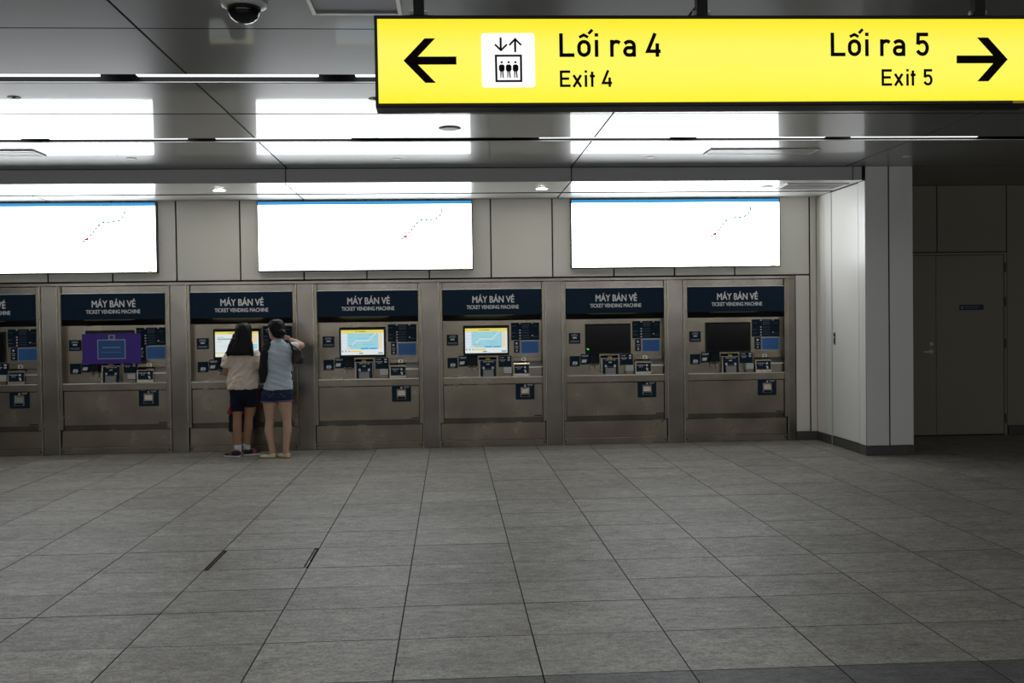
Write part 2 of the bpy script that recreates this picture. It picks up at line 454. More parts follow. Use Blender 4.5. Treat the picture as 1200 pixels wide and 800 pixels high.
for xa, xb in ((-0.895, -0.0025), (0.0025, 0.88)):
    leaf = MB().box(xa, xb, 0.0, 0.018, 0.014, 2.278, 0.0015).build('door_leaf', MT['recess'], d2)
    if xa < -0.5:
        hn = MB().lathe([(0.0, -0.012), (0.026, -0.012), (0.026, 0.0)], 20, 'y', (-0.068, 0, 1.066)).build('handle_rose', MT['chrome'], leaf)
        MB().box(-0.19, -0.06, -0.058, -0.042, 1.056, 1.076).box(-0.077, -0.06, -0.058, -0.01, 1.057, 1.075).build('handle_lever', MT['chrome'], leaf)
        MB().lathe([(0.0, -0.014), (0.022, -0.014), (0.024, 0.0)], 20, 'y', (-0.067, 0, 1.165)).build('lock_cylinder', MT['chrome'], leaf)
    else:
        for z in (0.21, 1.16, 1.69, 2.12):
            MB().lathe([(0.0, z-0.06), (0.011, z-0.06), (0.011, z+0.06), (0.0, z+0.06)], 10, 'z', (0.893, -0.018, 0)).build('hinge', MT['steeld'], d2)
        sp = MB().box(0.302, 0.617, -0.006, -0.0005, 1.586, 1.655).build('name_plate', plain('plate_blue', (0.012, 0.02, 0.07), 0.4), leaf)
        b = MB()
        b.lathe([(0.0, -0.0075), (0.022, -0.0075), (0.022, -0.006)], 16, 'y', (0.338, 0, 1.62))
        x = 0.375
        for wd in (0.03, 0.02, 0.034, 0.018, 0.03, 0.024, 0.03):
            b.box(x, x+wd-0.006, -0.0072, -0.006, 1.622, 1.638); x += wd
        x = 0.375
        for wd in (0.045, 0.03, 0.05, 0.04):
            b.box(x, x+wd-0.007, -0.0072, -0.006, 1.603, 1.611); x += wd
        b.build('plate_print', MT['printd'], sp)

# ---- unseen sides of the concourse
ww = plain('concourse_wall', (0.20, 0.20, 0.19), 0.5)
struct(MB().box(X0-0.2, X0, Y0, 0.42, 0, CH+0.3).build('wall_left', ww))
struct(MB().box(X1, X1+0.2, Y0, 0.44, 0, CH+0.3).build('wall_right', ww))
struct(MB().box(X0, X1, Y0-0.2, Y0, 0, CH+0.3).build('wall_front', ww))

# ---- steel posts and rail around the machines
ts = empty('trim_1', (0, 0, 0)); struct(ts, 'brushed steel posts and top rail framing the ticket machines')
MC = [(k-3.5)*1.5 for k in range(0, 7)]     # machine centres, machine 0 cut by the left edge of the photo
MB().box(X0, 4.505, 0.052, 0.15, 2.006, 2.04, 0.002).build('top_rail', MT['steel2'], ts)
for k, c in enumerate(MC):
    x1 = c+0.852 if k < 6 else 4.505
    MB().box(c+0.652, x1, 0.055, 0.15, 0.0, 2.004, 0.003).build('post', MT['steel2'], ts)
MB().box(X0, MC[0]-0.652, 0.055, 0.15, 0.0, 2.004, 0.003).build('post', MT['steel2'], ts)

# ================================================================== TICKET MACHINES
def marks(rows, y, seed=0, gap=0.006):
    """rows of tiny illegible print: (x0, x1, z, height)"""
    rnd = random.Random(seed); b = MB()
    for x0, x1, z, h in rows:
        x = x0
        while x < x1-0.004:
            wd = min(rnd.uniform(0.012, 0.034), x1-x)
            b.quad(x, x+wd, z, z+h, y); x += wd+gap
    return b
def make_machine():
    t = empty('ticket_machine')
    S, D = MT['steel'], MT['steeld']
    # body: jambs, top, recess
    MB().box(-0.645, -0.604, 0.02, 0.15, 0.30, 2.0, 0.003).build('jamb', S, t)
    MB().box(0.604, 0.645, 0.02, 0.15, 0.30, 2.0, 0.003).build('jamb', S, t)
    for e in (-1, 1):  # thin bright strips stand in for the highlights along the edges
        MB().box(e*0.6485-0.003, e*0.6485+0.003, 0.014, 0.05, 0.0, 2.003, 0.001).build('edge_highlight', MT['chrome'], t)
    MB().box(-0.603, 0.603, 0.016, 0.044, 1.9125, 1.9185, 0.001).build('edge_highlight', MT['chrome'], t)
    MB().box(-0.602, 0.602, 0.018, 0.0245, 0.840, 0.8515, 0.002).build('shelf_highlight', MT['chrome'], t)  # bright strip stands in for the highlight on the shelf edge
    MB().box(-0.603, 0.603, 0.045, 0.15, 1.913, 2.0, 0.003).build('top_panel', MT['steel2'], t)
    MB().box(-0.603, 0.603, 0.135, 0.155, 0.60, 1.912).build('back_panel', S, t)
    hd = MB().box(-0.598, 0.598, 0.0, 0.134, 1.603, 1.91, 0.003).build('header_panel', MT['navy'], t)
    text_obj('lettering', 'MÁY BÁN VÉ', 0.112, MT['print'], hd, (0.012, -0.0012, 1.752), 0.80, 0.0028)
    text_obj('lettering', 'TICKET VENDING MACHINE', 0.064, MT['print'], hd, (0.006, -0.0012, 1.676), 0.775, 0.0016)
    MB().prism_x([(0.006, 1.603), (0.134, 1.603), (0.134, 1.535), (0.115, 1.535)], -0.598, 0.598).build('header_underside', D, t)
    MB().box(-0.33, 0.25, 0.0, 0.03, 1.597, 1.6025).build('light_lens', plain('lens', (0.22, 0.2, 0.08), 0.4), t)
    P = 0.120                                    # front of the plates on the recess back
    def plate(name, x0, x1, z0, z1, mat=None, y=P, parent=t, rows=(), seed=1, extra=None):
        o = MB().box(x0, x1, y, 0.1349 if y > 0.1 else y+0.02, z0, z1, 0.0015).build(name, mat or MT['navy'], parent)
        if rows or extra:
            b = marks(rows, y-0.0012, seed)
            if extra: extra(b, y-0.0012)
            b.build('print', MT['print'], o)
        return o
    # monitor
    mo = MB().box(-0.354, 0.203, 0.095, 0.1349, 1.108, 1.475, 0.003).build('monitor', MT['black'], t)
    # plates to the left of the monitor
    def camera_icon(b, y):
        b.quad(-0.505, -0.468, 1.300, 1.318, y); b.quad(-0.512, -0.507, 1.297, 1.32, y); b.quad(-0.466, -0.461, 1.297, 1.32, y)
    plate('camera_plate', -0.556, -0.417, 1.236, 1.366, rows=[(-0.522, -0.452, 1.345, 0.006), (-0.53, -0.445, 1.332, 0.005)], extra=camera_icon)
    MB().quad(-0.542, -0.431, 1.252, 1.275, P-0.0014).build('plate_strip', MT['printd'], t)
    def card_icon(b, y):
        b.poly([(-0.520, 0.985), (-0.492, 0.985), (-0.485, 1.018), (-0.508, 1.018)], y)
        b.poly([(-0.488, 0.985), (-0.455, 0.985), (-0.458, 1.012), (-0.478, 1.02)], y)
    plate('reader_plate', -0.550, -0.426, 0.958, 1.084, rows=[(-0.515, -0.465, 0.972, 0.006)], extra=card_icon)
    def note_icon(b, y):
        b.poly([(-0.405, 1.002), (-0.350, 1.002), (-0.338, 1.04), (-0.395, 1.04)], y)
    cp = plate('note_plate', -0.414, -0.183, 0.978, 1.107, rows=[(-0.405, -0.315, 1.085, 0.008), (-0.395, -0.325, 1.073, 0.006)], extra=note_icon)
    MB().box(-0.302, -0.210, 0.095, 0.1199, 0.985, 1.082, 0.003).build('note_slot', MT['black'], cp)
    MB().box(-0.302, -0.210, 0.082, 0.1199, 0.965, 0.984, 0.002).build('note_lip', D, cp)
    for u in (-0.294, -0.226):
        MB().prism_x([(0.085, 0.988), (0.12, 0.988), (0.12, 0.918), (0.100, 0.918)], u-0.011, u+0.011).build('guide_tab', MT['chrome'], cp)
    # card unit in the middle
    cb = MB().prism_x([(0.085, 1.055), (0.1345, 1.085), (0.1345, 0.853), (0.062, 0.853)], -0.167, 0.046).build('card_unit', S, t)
    pl = MB().prism_x([(0.0815, 1.046), (0.0835, 1.046), (0.0605, 0.856), (0.0585, 0.856)], -0.153, 0.042).build('card_plate', MT['navy'], cb)
    MB().prism_x([(0.0785, 0.955), (0.052, 0.935), (0.045, 0.858), (0.062, 0.858)], -0.119, 0.006).build('card_mouth', MT['grey'], cb)
    MB().box(-0.098, -0.015, 0.048, 0.0545, 0.934, 0.946).build('card_slot', MT['black'], cb)
    b = MB(); b.quad(-0.125, -0.10, 0.935, 0.972, 0.0695); b.quad(-0.013, 0.012, 0.935, 0.972, 0.0695)
    b.poly([(-0.085, 0.985), (-0.055, 0.985), (-0.046, 1.008), (-0.074, 1.008)], 0.0755); b.quad(-0.05, -0.04, 0.985, 1.01, 0.0755)
    b.quad(-0.115, -0.07, 1.028, 1.035, 0.079); b.quad(-0.06, -0.03, 1.028, 1.035, 0.079); b.quad(-0.02, 0.01, 1.028, 1.035, 0.079)
    b.build('print', MT['print'], cb)
    b = MB(); b.quad(-0.085, -0.035, 1.057, 1.075, 0.0845).build('amber_label', MT['amber'], cb)
    # receipt unit
    rp = plate('receipt_plate', 0.075, 0.232, 0.965, 1.100, rows=[(0.09, 0.15, 1.076, 0.008), (0.085, 0.16, 1.048, 0.008), (0.1, 0.145, 1.033, 0.006)],
               extra=lambda b, y: (b.quad(0.183, 0.215, 1.07, 1.088, y), b.quad(0.183, 0.213, 1.04, 1.058, y)))
    rx = MB().box(0.133, 0.229, 0.06, 0.1345, 0.89, 0.963, 0.004).build('receipt_hood', MT['white'], t)
    MB().box(0.140, 0.228, 0.075, 0.1345, 0.853, 0.889, 0.002).build('receipt_base', S, t)
    MB().box(0.2295, 0.2385, 0.1, 0.1345, 0.853, 0.962).build('shadow_gap', MT['black'], t)
    # right box with plate, lock, ledge
    rb = MB().prism_x([(0.06, 0.998), (0.07, 1.014), (0.1345, 1.03), (0.1345, 0.853), (0.05, 0.853)], 0.250, 0.445).build('coin_unit', S, t)
    MB().prism_x([(0.0570, 0.992), (0.0590, 0.992), (0.0535, 0.884), (0.0515, 0.884)], 0.262, 0.440).build('coin_plate', MT['navy'], rb)
    b = marks([(0.275, 0.365, 0.958, 0.009), (0.295, 0.345, 0.938, 0.006)], 0.0535, 3)
    b.lathe([(0.0, 0.0512), (0.014, 0.0512), (0.014, 0.054)], 10, 'y', (0.392, 0, 0.960)); b.poly([(0.378, 0.928), (0.402, 0.932), (0.412, 0.895), (0.392, 0.893)], 0.0512)
    b.build('print', MT['print'], rb)
    MB().box(0.250, 0.599, 0.116, 0.1345, 1.032, 1.082, 0.002).build('lock_panel', S, t)
    lk = MB().box(0.350, 0.410, 0.108, 0.1155, 1.035, 1.078, 0.002).build('lock_plate', MT['chrome'], t)
    MB().lathe([(0.0, 0.1), (0.01, 0.1), (0.01, 0.108)], 12, 'y', (0.38, 0, 1.056)).build('lock_barrel', MT['black'], lk)
    MB().prism_x([(0.06, 0.953), (0.06, 0.968), (0.1345, 1.03), (0.1345, 0.953)], 0.448, 0.599).build('tray_ledge', MT['chrome'], t)
    MB().box(0.448, 0.599, 0.075, 0.1345, 0.853, 0.952, 0.002).build('tray_front', S, t)
    # instruction plates
    rows = []
    for z in (1.485, 1.468, 1.452, 1.436, 1.404, 1.376, 1.344, 1.316): rows.append((0.365, 0.455, z, 0.006))
    for z in (1.46, 1.376, 1.332): rows.append((0.243, 0.29, z, 0.006))
    for z in (1.455, 1.328): rows.append((0.502, 0.56, z, 0.006))
    ip = plate('instruction_plate', 0.233, 0.576, 1.291, 1.503)
    marks(rows, P-0.0013, 5).build('print', MT['printd'], ip)
    b = MB()
    for z in (1.484, 1.40, 1.368, 1.334, 1.302): b.poly([(0.332, z), (0.35, z+0.004), (0.35, z+0.017), (0.332, z+0.017)], P-0.0014)
    for z in (1.484, 1.334): b.poly([(0.484, z), (0.502, z+0.008), (0.502, z+0.017), (0.484, z+0.017)], P-0.0014)
    b.build('step_mark', MT['print'], ip)
    sp = plate('small_plate', 0.266, 0.333, 1.135, 1.283)
    b = MB(); b.poly([(0.283, 1.262), (0.31, 1.262), (0.308, 1.245), (0.296, 1.232), (0.286, 1.245)], P-0.0014)
    b.quad(0.278, 0.32, 1.21, 1.216, P-0.0014); b.quad(0.283, 0.316, 1.188, 1.194, P-0.0014)
    b.lathe([(0.006, P-0.0014), (0.013, P-0.0014)], 12, 'y', (0.299, 0, 1.16)); b.build('print', MT['print'], sp)
    bl = plate('blue_label', 0.346, 0.574, 1.121, 1.281, MT['pborder'])
    MB().quad(0.355, 0.565, 1.130, 1.272, P-0.0006).build('label_face', MT['blue'], bl)
    marks([(0.43, 0.5, 1.258, 0.006), (0.37, 0.55, 1.238, 0.005), (0.37, 0.50, 1.222, 0.005), (0.37, 0.55, 1.206, 0.005), (0.37, 0.53, 1.184, 0.005), (0.37, 0.55, 1.168, 0.005), (0.37, 0.54, 1.15, 0.005)], P-0.0014, 8).build('print', plain('label_print', (0.05, 0.15, 0.33), 0.5), bl)
    # shelf and lower front
    MB().prism_x([(0.025, 0.838), (0.034, 0.853), (0.134, 0.853), (0.134, 0.768), (0.025, 0.768)], -0.602, 0.602).build('shelf', S, t)
    MB().box(-0.602, 0.602, 0.045, 0.134, 0.35, 0.757, 0.003).build('lower_door', S, t)
    tp = MB().box(0.273, 0.503, 0.036, 0.0445, 0.567, 0.755, 0.0015).build('ticket_plate', MT['navy'], t)
    MB().prism_x([(0.033, 0.718), (0.0355, 0.72), (0.0355, 0.60), (0.020, 0.60), (0.028, 0.635)], 0.332, 0.443).build('ticket_mouth', MT['grey'], tp)
    MB().prism_x([(0.0295, 0.70), (0.0325, 0.712), (0.0325, 0.665), (0.0245, 0.645)], 0.345, 0.432).build('ticket_flap', MT['steel'], tp)
    MB().box(0.340, 0.436, 0.018, 0.0275, 0.604, 0.628).build('ticket_slot', MT['black'], tp)
    b = marks([(0.415, 0.482, 0.745, 0.006), (0.425, 0.475, 0.734, 0.005)], 0.0345, 4)
    b.lathe([(0.0, 0.0345), (0.013, 0.0345)], 10, 'y', (0.388, 0, 0.737)); b.build('print', MT['print'], tp)
    MB().box(0.50, 0.594, 0.0438, 0.0449, 0.362, 0.374).build('maker_strip', MT['black'], t)
    MB().box(-0.645, 0.645, 0.10, 0.15, 0.289, 0.349).build('toe_gap', D, t)
    MB().box(-0.638, 0.638, 0.060, 0.15, 0.082, 0.288, 0.003).build('kick_panel', S, t)
    bs = MB().box(-0.642, 0.642, 0.052, 0.15, 0.0, 0.080, 0.003).build('base_strip', S, t)
    for u in (-0.618, 0.618):
        MB().lathe([(0.0, 0.044), (0.009, 0.044), (0.011, 0.052)], 12, 'y', (u, 0, 0.042)).build('bolt', MT['black'], bs)
    return t, mo
proto, monitor = make_machine()

# ---- screens
EM = dict(
    w=emit('ui_white', (0.80, 0.87, 0.86), 0.85), y=emit('ui_yellow', (0.86, 0.72, 0.12), 0.85), c=emit('ui_cyan', (0.36, 0.70, 0.80), 0.85),
    b=emit('ui_blue', (0.03, 0.40, 0.78), 0.85), o=emit('ui_peach', (0.90, 0.74, 0.48), 0.85), d=emit('ui_dark', (0.02, 0.03, 0.03), 0.8),
    g=emit('ui_grey', (0.33, 0.45, 0.44), 0.8), r=emit('ui_orange', (0.85, 0.32, 0.12), 0.85), l=emit('ui_line', (0.20, 0.50, 0.62), 0.8), p=emit('ui_pale', (0.70, 0.78, 0.93), 0.85))
EK = list(EM)
def screen_map(parent):
    b = MB(); y = 0.0935; U0, U1, Z0, Z1 = -0.332, 0.182, 1.139, 1.441; W, H = U1-U0, Z1-Z0
    def q(k, a, bb, c, d, dy=0): b.mat(EK.index(k)).quad(U0+a*W, U0+bb*W, Z0+c*H, Z0+d*H, y-dy)
    q('w', 0, 1, 0, 1)
    e = 0.0004
    q('y', 0, 1, 0.875, 1, e); q('d', 0.33, 0.40, 0.925, 0.94, 2*e); q('d', 0.415, 0.58, 0.925, 0.945, 2*e); q('o', 0.8, 0.95, 0.93, 0.945, 2*e)
    q('p', 0.0, 0.145, 0.20, 0.87, e)
    for z in (0.26, 0.36, 0.48, 0.62, 0.74): q('w', 0.01, 0.14, z, z+0.07, 2*e)
    q('c', 0.15, 0.875, 0.225, 0.865, e)
    q('o', 0.885, 0.955, 0.24, 0.87, e); q('w', 0.955, 1.0, 0.0, 0.87, e)
    pts = [(0.19, 0.28), (0.225, 0.36), (0.27, 0.43), (0.31, 0.49), (0.35, 0.56), (0.40, 0.565), (0.45, 0.565), (0.51, 0.565), (0.57, 0.565), (0.63, 0.565), (0.675, 0.62), (0.715, 0.70), (0.755, 0.77), (0.795, 0.84)]
    for a, c in pts: q('r' if a == 0.225 else 'w', a-0.016, a+0.016, c-0.03, c+0.03, 2*e)
    for a, bb, c in ((0.2, 0.28, 0.84), (0.68, 0.78, 0.83), (0.64, 0.74, 0.77), (0.53, 0.72, 0.48), (0.5, 0.78, 0.41), (0.58, 0.68, 0.345), (0.27, 0.36, 0.34), (0.3, 0.36, 0.41), (0.78, 0.84, 0.70), (0.16, 0.24, 0.70), (0.36, 0.63, 0.66)): q('l', a, bb, c, c+0.012, 2*e)
    q('b', 0.46, 0.64, 0.22, 0.28, 2*e); q('b', 0.66, 0.84, 0.22, 0.28, 2*e)
    q('r', 0.165, 0.205, 0.115, 0.175, 2*e); q('y', 0.22, 0.48, 0.115, 0.175, 2*e)
    q('d', 0.02, 0.045, 0.12, 0.17, 2*e); q('d', 0.10, 0.12, 0.12, 0.18, 2*e); q('d', 0.42, 0.51, 0.045, 0.075, 2*e); q('g', 0.865, 0.98, 0.03, 0.10, 2*e)
    return b.build('screen', [EM[k] for k in EK], parent)
def screen_list(parent):
    b = MB(); y = 0.0935; U0, U1, Z0, Z1 = -0.332, 0.182, 1.139, 1.441; W, H = U1-U0, Z1-Z0
    def q(k, a, bb, c, d, dy=0): b.mat(EK.index(k)).quad(U0+a*W, U0+bb*W, Z0+c*H, Z0+d*H, y-dy)
    e = 0.0004
    q('w', 0, 1, 0, 1); q('y', 0, 1, 0.9, 1, e); q('d', 0.3, 0.43, 0.94, 0.955, 2*e)
    q('g', 0.05, 0.60, 0.68, 0.73, e); q('g', 0.05, 0.2, 0.77, 0.79, e); q('g', 0.05, 0.15, 0.6, 0.615, e); q('p', 0.1, 0.5, 0.4, 0.45, e)
    q('o', 0.84, 0.97, 0.55, 0.88, e); q('c', 0.84, 0.97, 0.3, 0.5, e); q('y', 0.0, 0.6, 0.14, 0.18, e)
    return b.build('screen', [EM[k] for k in EK], parent)
def screen_off(parent, led=False):
    o = MB().box(-0.338, 0.188, 0.0935, 0.0945, 1.128, 1.452).build('screen', MT['glass'], parent)
    if led:
        MB().poly([(-0.345, 1.178), (-0.318, 1.172), (-0.312, 1.158), (-0.330, 1.155)], 0.092).build('status_light', emit('led_green', (0.02, 0.9, 0.08), 1.0), o)
    return o
GR = 'ticket machines in a row along the wall'
LB = ['stainless ticket machine cut off by the left edge of the photo', 'stainless ticket machine with a purple notice board over its screen', 'stainless ticket machine that the people are standing at',
      'stainless ticket machine with lit map screen, next on the right of the people', 'stainless ticket machine with lit map screen, under the sign between two other machines',
      'stainless ticket machine with dark screen showing a small green light', 'rightmost stainless ticket machine, dark screen, beside white wall panels']
LB[4] = 'stainless ticket machine with lit map screen, second on the right of the people'
machines = []
for k, c in enumerate(MC):
    m = proto if k == 0 else copy_tree(proto)
    machines.append(m)
for k, m in enumerate(machines):
    m.location = (MC[k], 0, 0)
    tag(m, LB[k], 'ticket machine', GR)
    mon = [ch for ch in m.children if ch.name.split('.')[0] == 'monitor'][0]
    if k in (3, 4): screen_map(mon)
    elif k == 2: screen_list(mon)
    else: screen_off(mon, k == 5)

# ---- purple notice board hung over the screen of the second machine
nb = empty('notice_board', (-3.766, -0.016, 1.08)); tag(nb, 'purple notice board with blue panel covering a machine screen', 'notice')
MB().box(-0.340, 0.340, 0.0, 0.012, 0.0, 0.357, 0.002).build('board', MT['purple'], nb)
MB().box(-0.260, 0.140, 0.012, 0.1105, 0.06, 0.30).build('board_support', MT['black'], nb)
fr = MB(); fr.quad(-0.163, 0.163, 0.058, 0.288, -0.0012).build('panel_border', MT['pborder'], nb)
MB().quad(-0.154, 0.154, 0.067, 0.279, -0.0020).build('panel_face', MT['pboard'], nb)
b = MB(); b.quad(-0.036, 0.044, 0.288, 0.345, -0.0014); b.build('icon_frame', plain('icon_grey', (0.33, 0.31, 0.45), 0.5), nb)
MB().quad(-0.015, 0.023, 0.297, 0.332, -0.0022).build('icon_hole', MT['purple'], nb)
b = marks([(-0.105, 0.108, 0.188, 0.012)], -0.0026, 2, 0.005); b.build('print', plain('notice_print', (0.30, 0.40, 0.55), 0.5), nb)
b = marks([(-0.115, 0.115, 0.133, 0.009)], -0.0026, 6, 0.004); b.build('print', plain('notice_print2', (0.16, 0.28, 0.48), 0.5), nb)

# ================================================================== MAP DISPLAYS
m_white = emit('display_white', (0.95, 0.98, 1.0), SCREEN)
m_dblue = emit('display_blue', (0.02, 0.33, 0.72), 0.95)
m_dline = emit('display_line', (0.08, 0.55, 0.60), 0.4)
m_faint = emit('display_faint', (0.9, 0.93, 0.95), 1.05)
m_red = emit('display_red', (0.85, 0.03, 0.12), 0.6)
m_yel = emit('display_tab', (0.45, 0.42, 0.08), 0.6)
def display(cx, wd, label, y=0.06, rz=0.0):
    t = empty('map_display', (cx, y, 2.15), (0, 0, rz)); tag(t, label, 'map display', 'backlit route map displays above the machines' if rz == 0 else 'added unseen displays lighting the walls')
    H = 0.842; h = wd/2
    MB().box(-h, h, -0.075, -0.001, 0, H, 0.003).build('casing', MT['casing'], t)
    MB().quad(-h+0.012, h-0.012, 0.014, H-0.05, -0.0765).build('screen', m_white, t)
    MB().quad(-h+0.012, h-0.012, H-0.05, H-0.012, -0.0765).build('title_band', m_dblue, t)
    b = MB()
    def P(a, c): return (-h+a*wd, c*H)
    rt_ = [(0.665, 0.44), (0.70, 0.52), (0.735, 0.66), (0.755, 0.715), (0.80, 0.72), (0.825, 0.725), (0.845, 0.77), (0.857, 0.82), (0.858, 0.92)]
    for i in range(len(rt_)-1):
        a, c = Vector(P(*rt_[i])), Vector(P(*rt_[i+1])); n = max(1, int((c-a).length/0.045))
        for k in range(n):
            s0 = a.lerp(c, k/n); s1 = a.lerp(c, (k+0.55)/n); b.stroke([tuple(s0), tuple(s1)], 0.021, -0.0775)
    b.build('route_line', m_dline, t)
    b = MB()
    for pts in ([(0.08, 0.1), (0.3, 0.35), (0.42, 0.37), (0.44, 0.2), (0.55, 0.22), (0.66, 0.44)], [(0.3, 0.75), (0.45, 0.6), (0.62, 0.62)], [(0.25, 0.06), (0.35, 0.06), (0.38, 0.2)], [(0.6, 0.1), (0.75, 0.4), (0.77, 0.55)]):
        b.stroke([P(*q) for q in pts], 0.004, -0.0772)
    for i in range(8): b.quad(-h+0.11, -h+0.30-0.02*(i % 3), 0.10+0.045*i, 0.106+0.045*i, -0.0772)
    b.quad(-h+0.06, -h+0.50, H-0.10, H-0.094, -0.0772); b.quad(-h+0.06, -h+0.42, H-0.13, H-0.125, -0.0772)
    b.build('map_print', m_faint, t)
    b = MB(); x, z = P(0.684, 0.48); b.quad(x-0.024, x+0.024, z-0.013, z+0.013, -0.078); b.build('station_mark', m_red, t)
    b = MB(); b.quad(-h+0.07, -h+0.105, 0.385, 0.393, -0.078); b.quad(-h+0.07, -h+0.10, 0.345, 0.352, -0.078); b.quad(-h+0.07, -h+0.10, 0.11, 0.117, -0.078); b.build('legend_mark', m_dline, t)
    MB().quad(h-0.12, h-0.06, 0.002, 0.021, -0.0775).build('maker_tab', m_yel, t)
display(-4.50, 2.57, 'white backlit map display cut off by the left edge of the photo')
display(-0.757, 2.565, 'white backlit map display above the machines, middle one of three')
display(3.008, 2.585, 'rightmost white backlit map display, nearest the white pier')

# ================================================================== SLOT LAMPS
m_lamp = emit('lamp_diffuser', (0.95, 0.97, 1.0), LAMP, (0.8, 0.8, 0.8))
m_lamp_unseen = emit('lamp_diffuser_unseen', (0.95, 0.97, 1.0), LAMP_UNSEEN, (0.8, 0.8, 0.8))
m_off = plain('lamp_diffuser_off', (0.05, 0.05, 0.055), 0.4)
lproto = {}
def lamp(cx, slot, on, label, group):
    a, b_ = slots[slot]
    t = empty('linear_lamp', (cx, (a+b_)/2, CH+(0.024 if slot == 0 else 0.036))); tag(t, label, 'ceiling lamp', group)
    wd = (b_-a)/2-0.012
    key = (round(wd, 3), on, slot >= 3)
    if key not in lproto:
        q = MB().slab(-0.60, 0.60, -wd, wd, 0, 0.03, 0.002, top=False); me = bpy.data.meshes.new('diffuser'); me.from_pydata(q.v, [], q.f); me.materials.append((m_lamp_unseen if slot >= 3 else m_lamp) if on else m_off)
        q = MB().box(-0.61, 0.61, -wd, wd, 0.031, 0.09); me2 = bpy.data.meshes.new('lamp_housing'); me2.from_pydata(q.v, [], q.f); me2.materials.append(MT['black'])
        lproto[key] = (me, me2)
    me, me2 = lproto[key]
    link('diffuser', me, t); link('lamp_housing', me2, t)
lx = [0.225+1.45*k for k in range(-7, 4)]
for s in range(len(slots)):
    for x in lx:
        on = not (s == 0 and abs(x-0.225) < 0.1)
        if s >= 2 and not (-4.5 < x < 3.5): continue
        if s == 0 and not on: lamp(x, s, False, 'unlit linear lamp in the ceiling slot nearest the machines', None)
        elif s == 0 and x > -5:
            k = round((x-0.225)/1.45); od = {1: 'first', 2: 'second', 3: 'third'}[abs(k)]
            lamp(x, s, True, od+' lit lamp '+('left' if k < 0 else 'right')+' of the unlit one, in the slot nearest the machines', 'lamps in the slot nearest the machines')
        elif s == 1 and x > -4 and x < 0.0:
            k = round((x-0.225)/1.45); od = {1: 'nearest', 2: 'second from', 3: 'third from'}[abs(k)]
            lamp(x, s, True, 'lit linear lamp '+od+' the left end of the hanging sign, in the wide slot', 'lamps in the slot behind the sign')
        elif s == 1 and x > 0: lamp(x, s, True, 'lit linear lamp in the slot hidden behind the hanging sign', 'lamps in the slot behind the sign')
        elif s > 1: lamp(x, s, True, 'unseen white linear lamp in a ceiling slot on the camera side of the sign', 'unseen lamps in the slots towards the camera')  # unseen slots continue the ceiling and add light from the camera side
        else: lamp(x, s, True, 'lit white linear lamp in a ceiling slot left of the photo', 'lamps in the slots left of the photo')

# ================================================================== CEILING FITTINGS
def disc_fitting(name, x, y, r, z, label, cat, mat, group=None, drop=0.012, lens=None):
    t = empty(name, (x, y, z)); tag(t, label, cat, group)
    MB().lathe([(0.0, -drop), (r*0.8, -drop), (r, -drop*0.4), (r, -0.0005)], 28).build('cover', mat, t, smooth=False)
    if lens: MB().lathe([(0.0, -drop-0.0015), (r*0.7, -drop-0.0015), (r*0.7, -drop-0.0002)], 24).build('lens', lens, t)
    return t
m_down = emit('downlight', (1.0, 0.97, 0.90), 110.0)
for x, lab in ((-2.277, 'round lit downlight in the soffit left of the middle map display'), (1.287, 'round lit downlight in the soffit right of the middle map display')):
    disc_fitting('downlight', x, -0.915, 0.085, SZ, lab, 'downlight', MT['white'], 'downlights in the soffit', 0.008, m_down)
disc_fitting('downlight', 3.838, -0.948, 0.085, SZ, 'round unlit downlight in the soffit above the rightmost map display', 'downlight', MT['white'], 'downlights in the soffit', 0.008, MT['grey'])
sp = disc_fitting('ceiling_speaker', 0.261, -3.695, 0.094, CH, 'round grey ceiling speaker below the hanging sign', 'speaker', MT['grey'], None, 0.010)
for x, y, lab in ((-2.842, -2.165, 'small sprinkler cover in the ceiling above the left map display'), (-0.27, -2.08, 'small sprinkler cover in the ceiling above the middle map display'), (2.28, -2.12, 'small sprinkler cover in the ceiling above the right map display'), (4.943, -2.116, 'small sprinkler cover in the ceiling in front of the white pier')):
    disc_fitting('sprinkler_cover', x, y, 0.05, CH, lab, 'sprinkler', MT['white'], 'sprinkler covers', 0.006)
for x, y, lab in ((-2.83, -4.884, 'small dark sprinkler head in the ceiling at the far left'), (-0.285, -4.83, 'small dark sprinkler head in the ceiling by the left end of the sign')):
    t = empty('fire_sprinkler', (x, y, CH)); tag(t, lab, 'sprinkler', 'sprinkler heads')
    MB().lathe([(0.0, -0.004), (0.042, -0.004), (0.046, -0.0005)], 20).build('rose', MT['black'], t)
    MB().lathe([(0.0, -0.008), (0.012, -0.008), (0.012, -0.0045)], 12).build('nozzle', MT['black'], t)
def diffuser(x0, x1, y0, y1, z, label, n=4):
    t = empty('air_diffuser', ((x0+x1)/2, (y0+y1)/2, z)); tag(t, label, 'air vent', 'air diffusers')
    a, c = (x1-x0)/2, (y1-y0)/2
    e = 0.022
    b = MB(); b.box(-a, a, -c, -c+e, -0.012, -0.0005).box(-a, a, c-e, c, -0.012, -0.0005).box(-a, -a+e, -c+e, c-e, -0.012, -0.0005).box(a-e, a, -c+e, c-e, -0.012, -0.0005); b.build('frame', MT['white'], t)
    MB().box(-a+e, a-e, -c+e, c-e, -0.0025, -0.0008).build('backing', MT['grey'], t)
    for i in range(n):
        y = -c+e+(i+0.5)*(2*c-2*e)/n
        MB().box(-a+e, a-e, y-0.018, y+0.018, -0.009, -0.004).build('blade', MT['bulk'], t)
diffuser(-4.65, -3.575, -2.675, -2.36, CH, 'long white air diffuser in the ceiling at the far left')
diffuser(2.775, 3.85, -2.61, -2.325, CH, 'long white air diffuser in the ceiling above the right map display')
diffuser(4.0, 4.70, -1.2, -0.745, SZ, 'square white air diffuser in the soffit beside the pier')
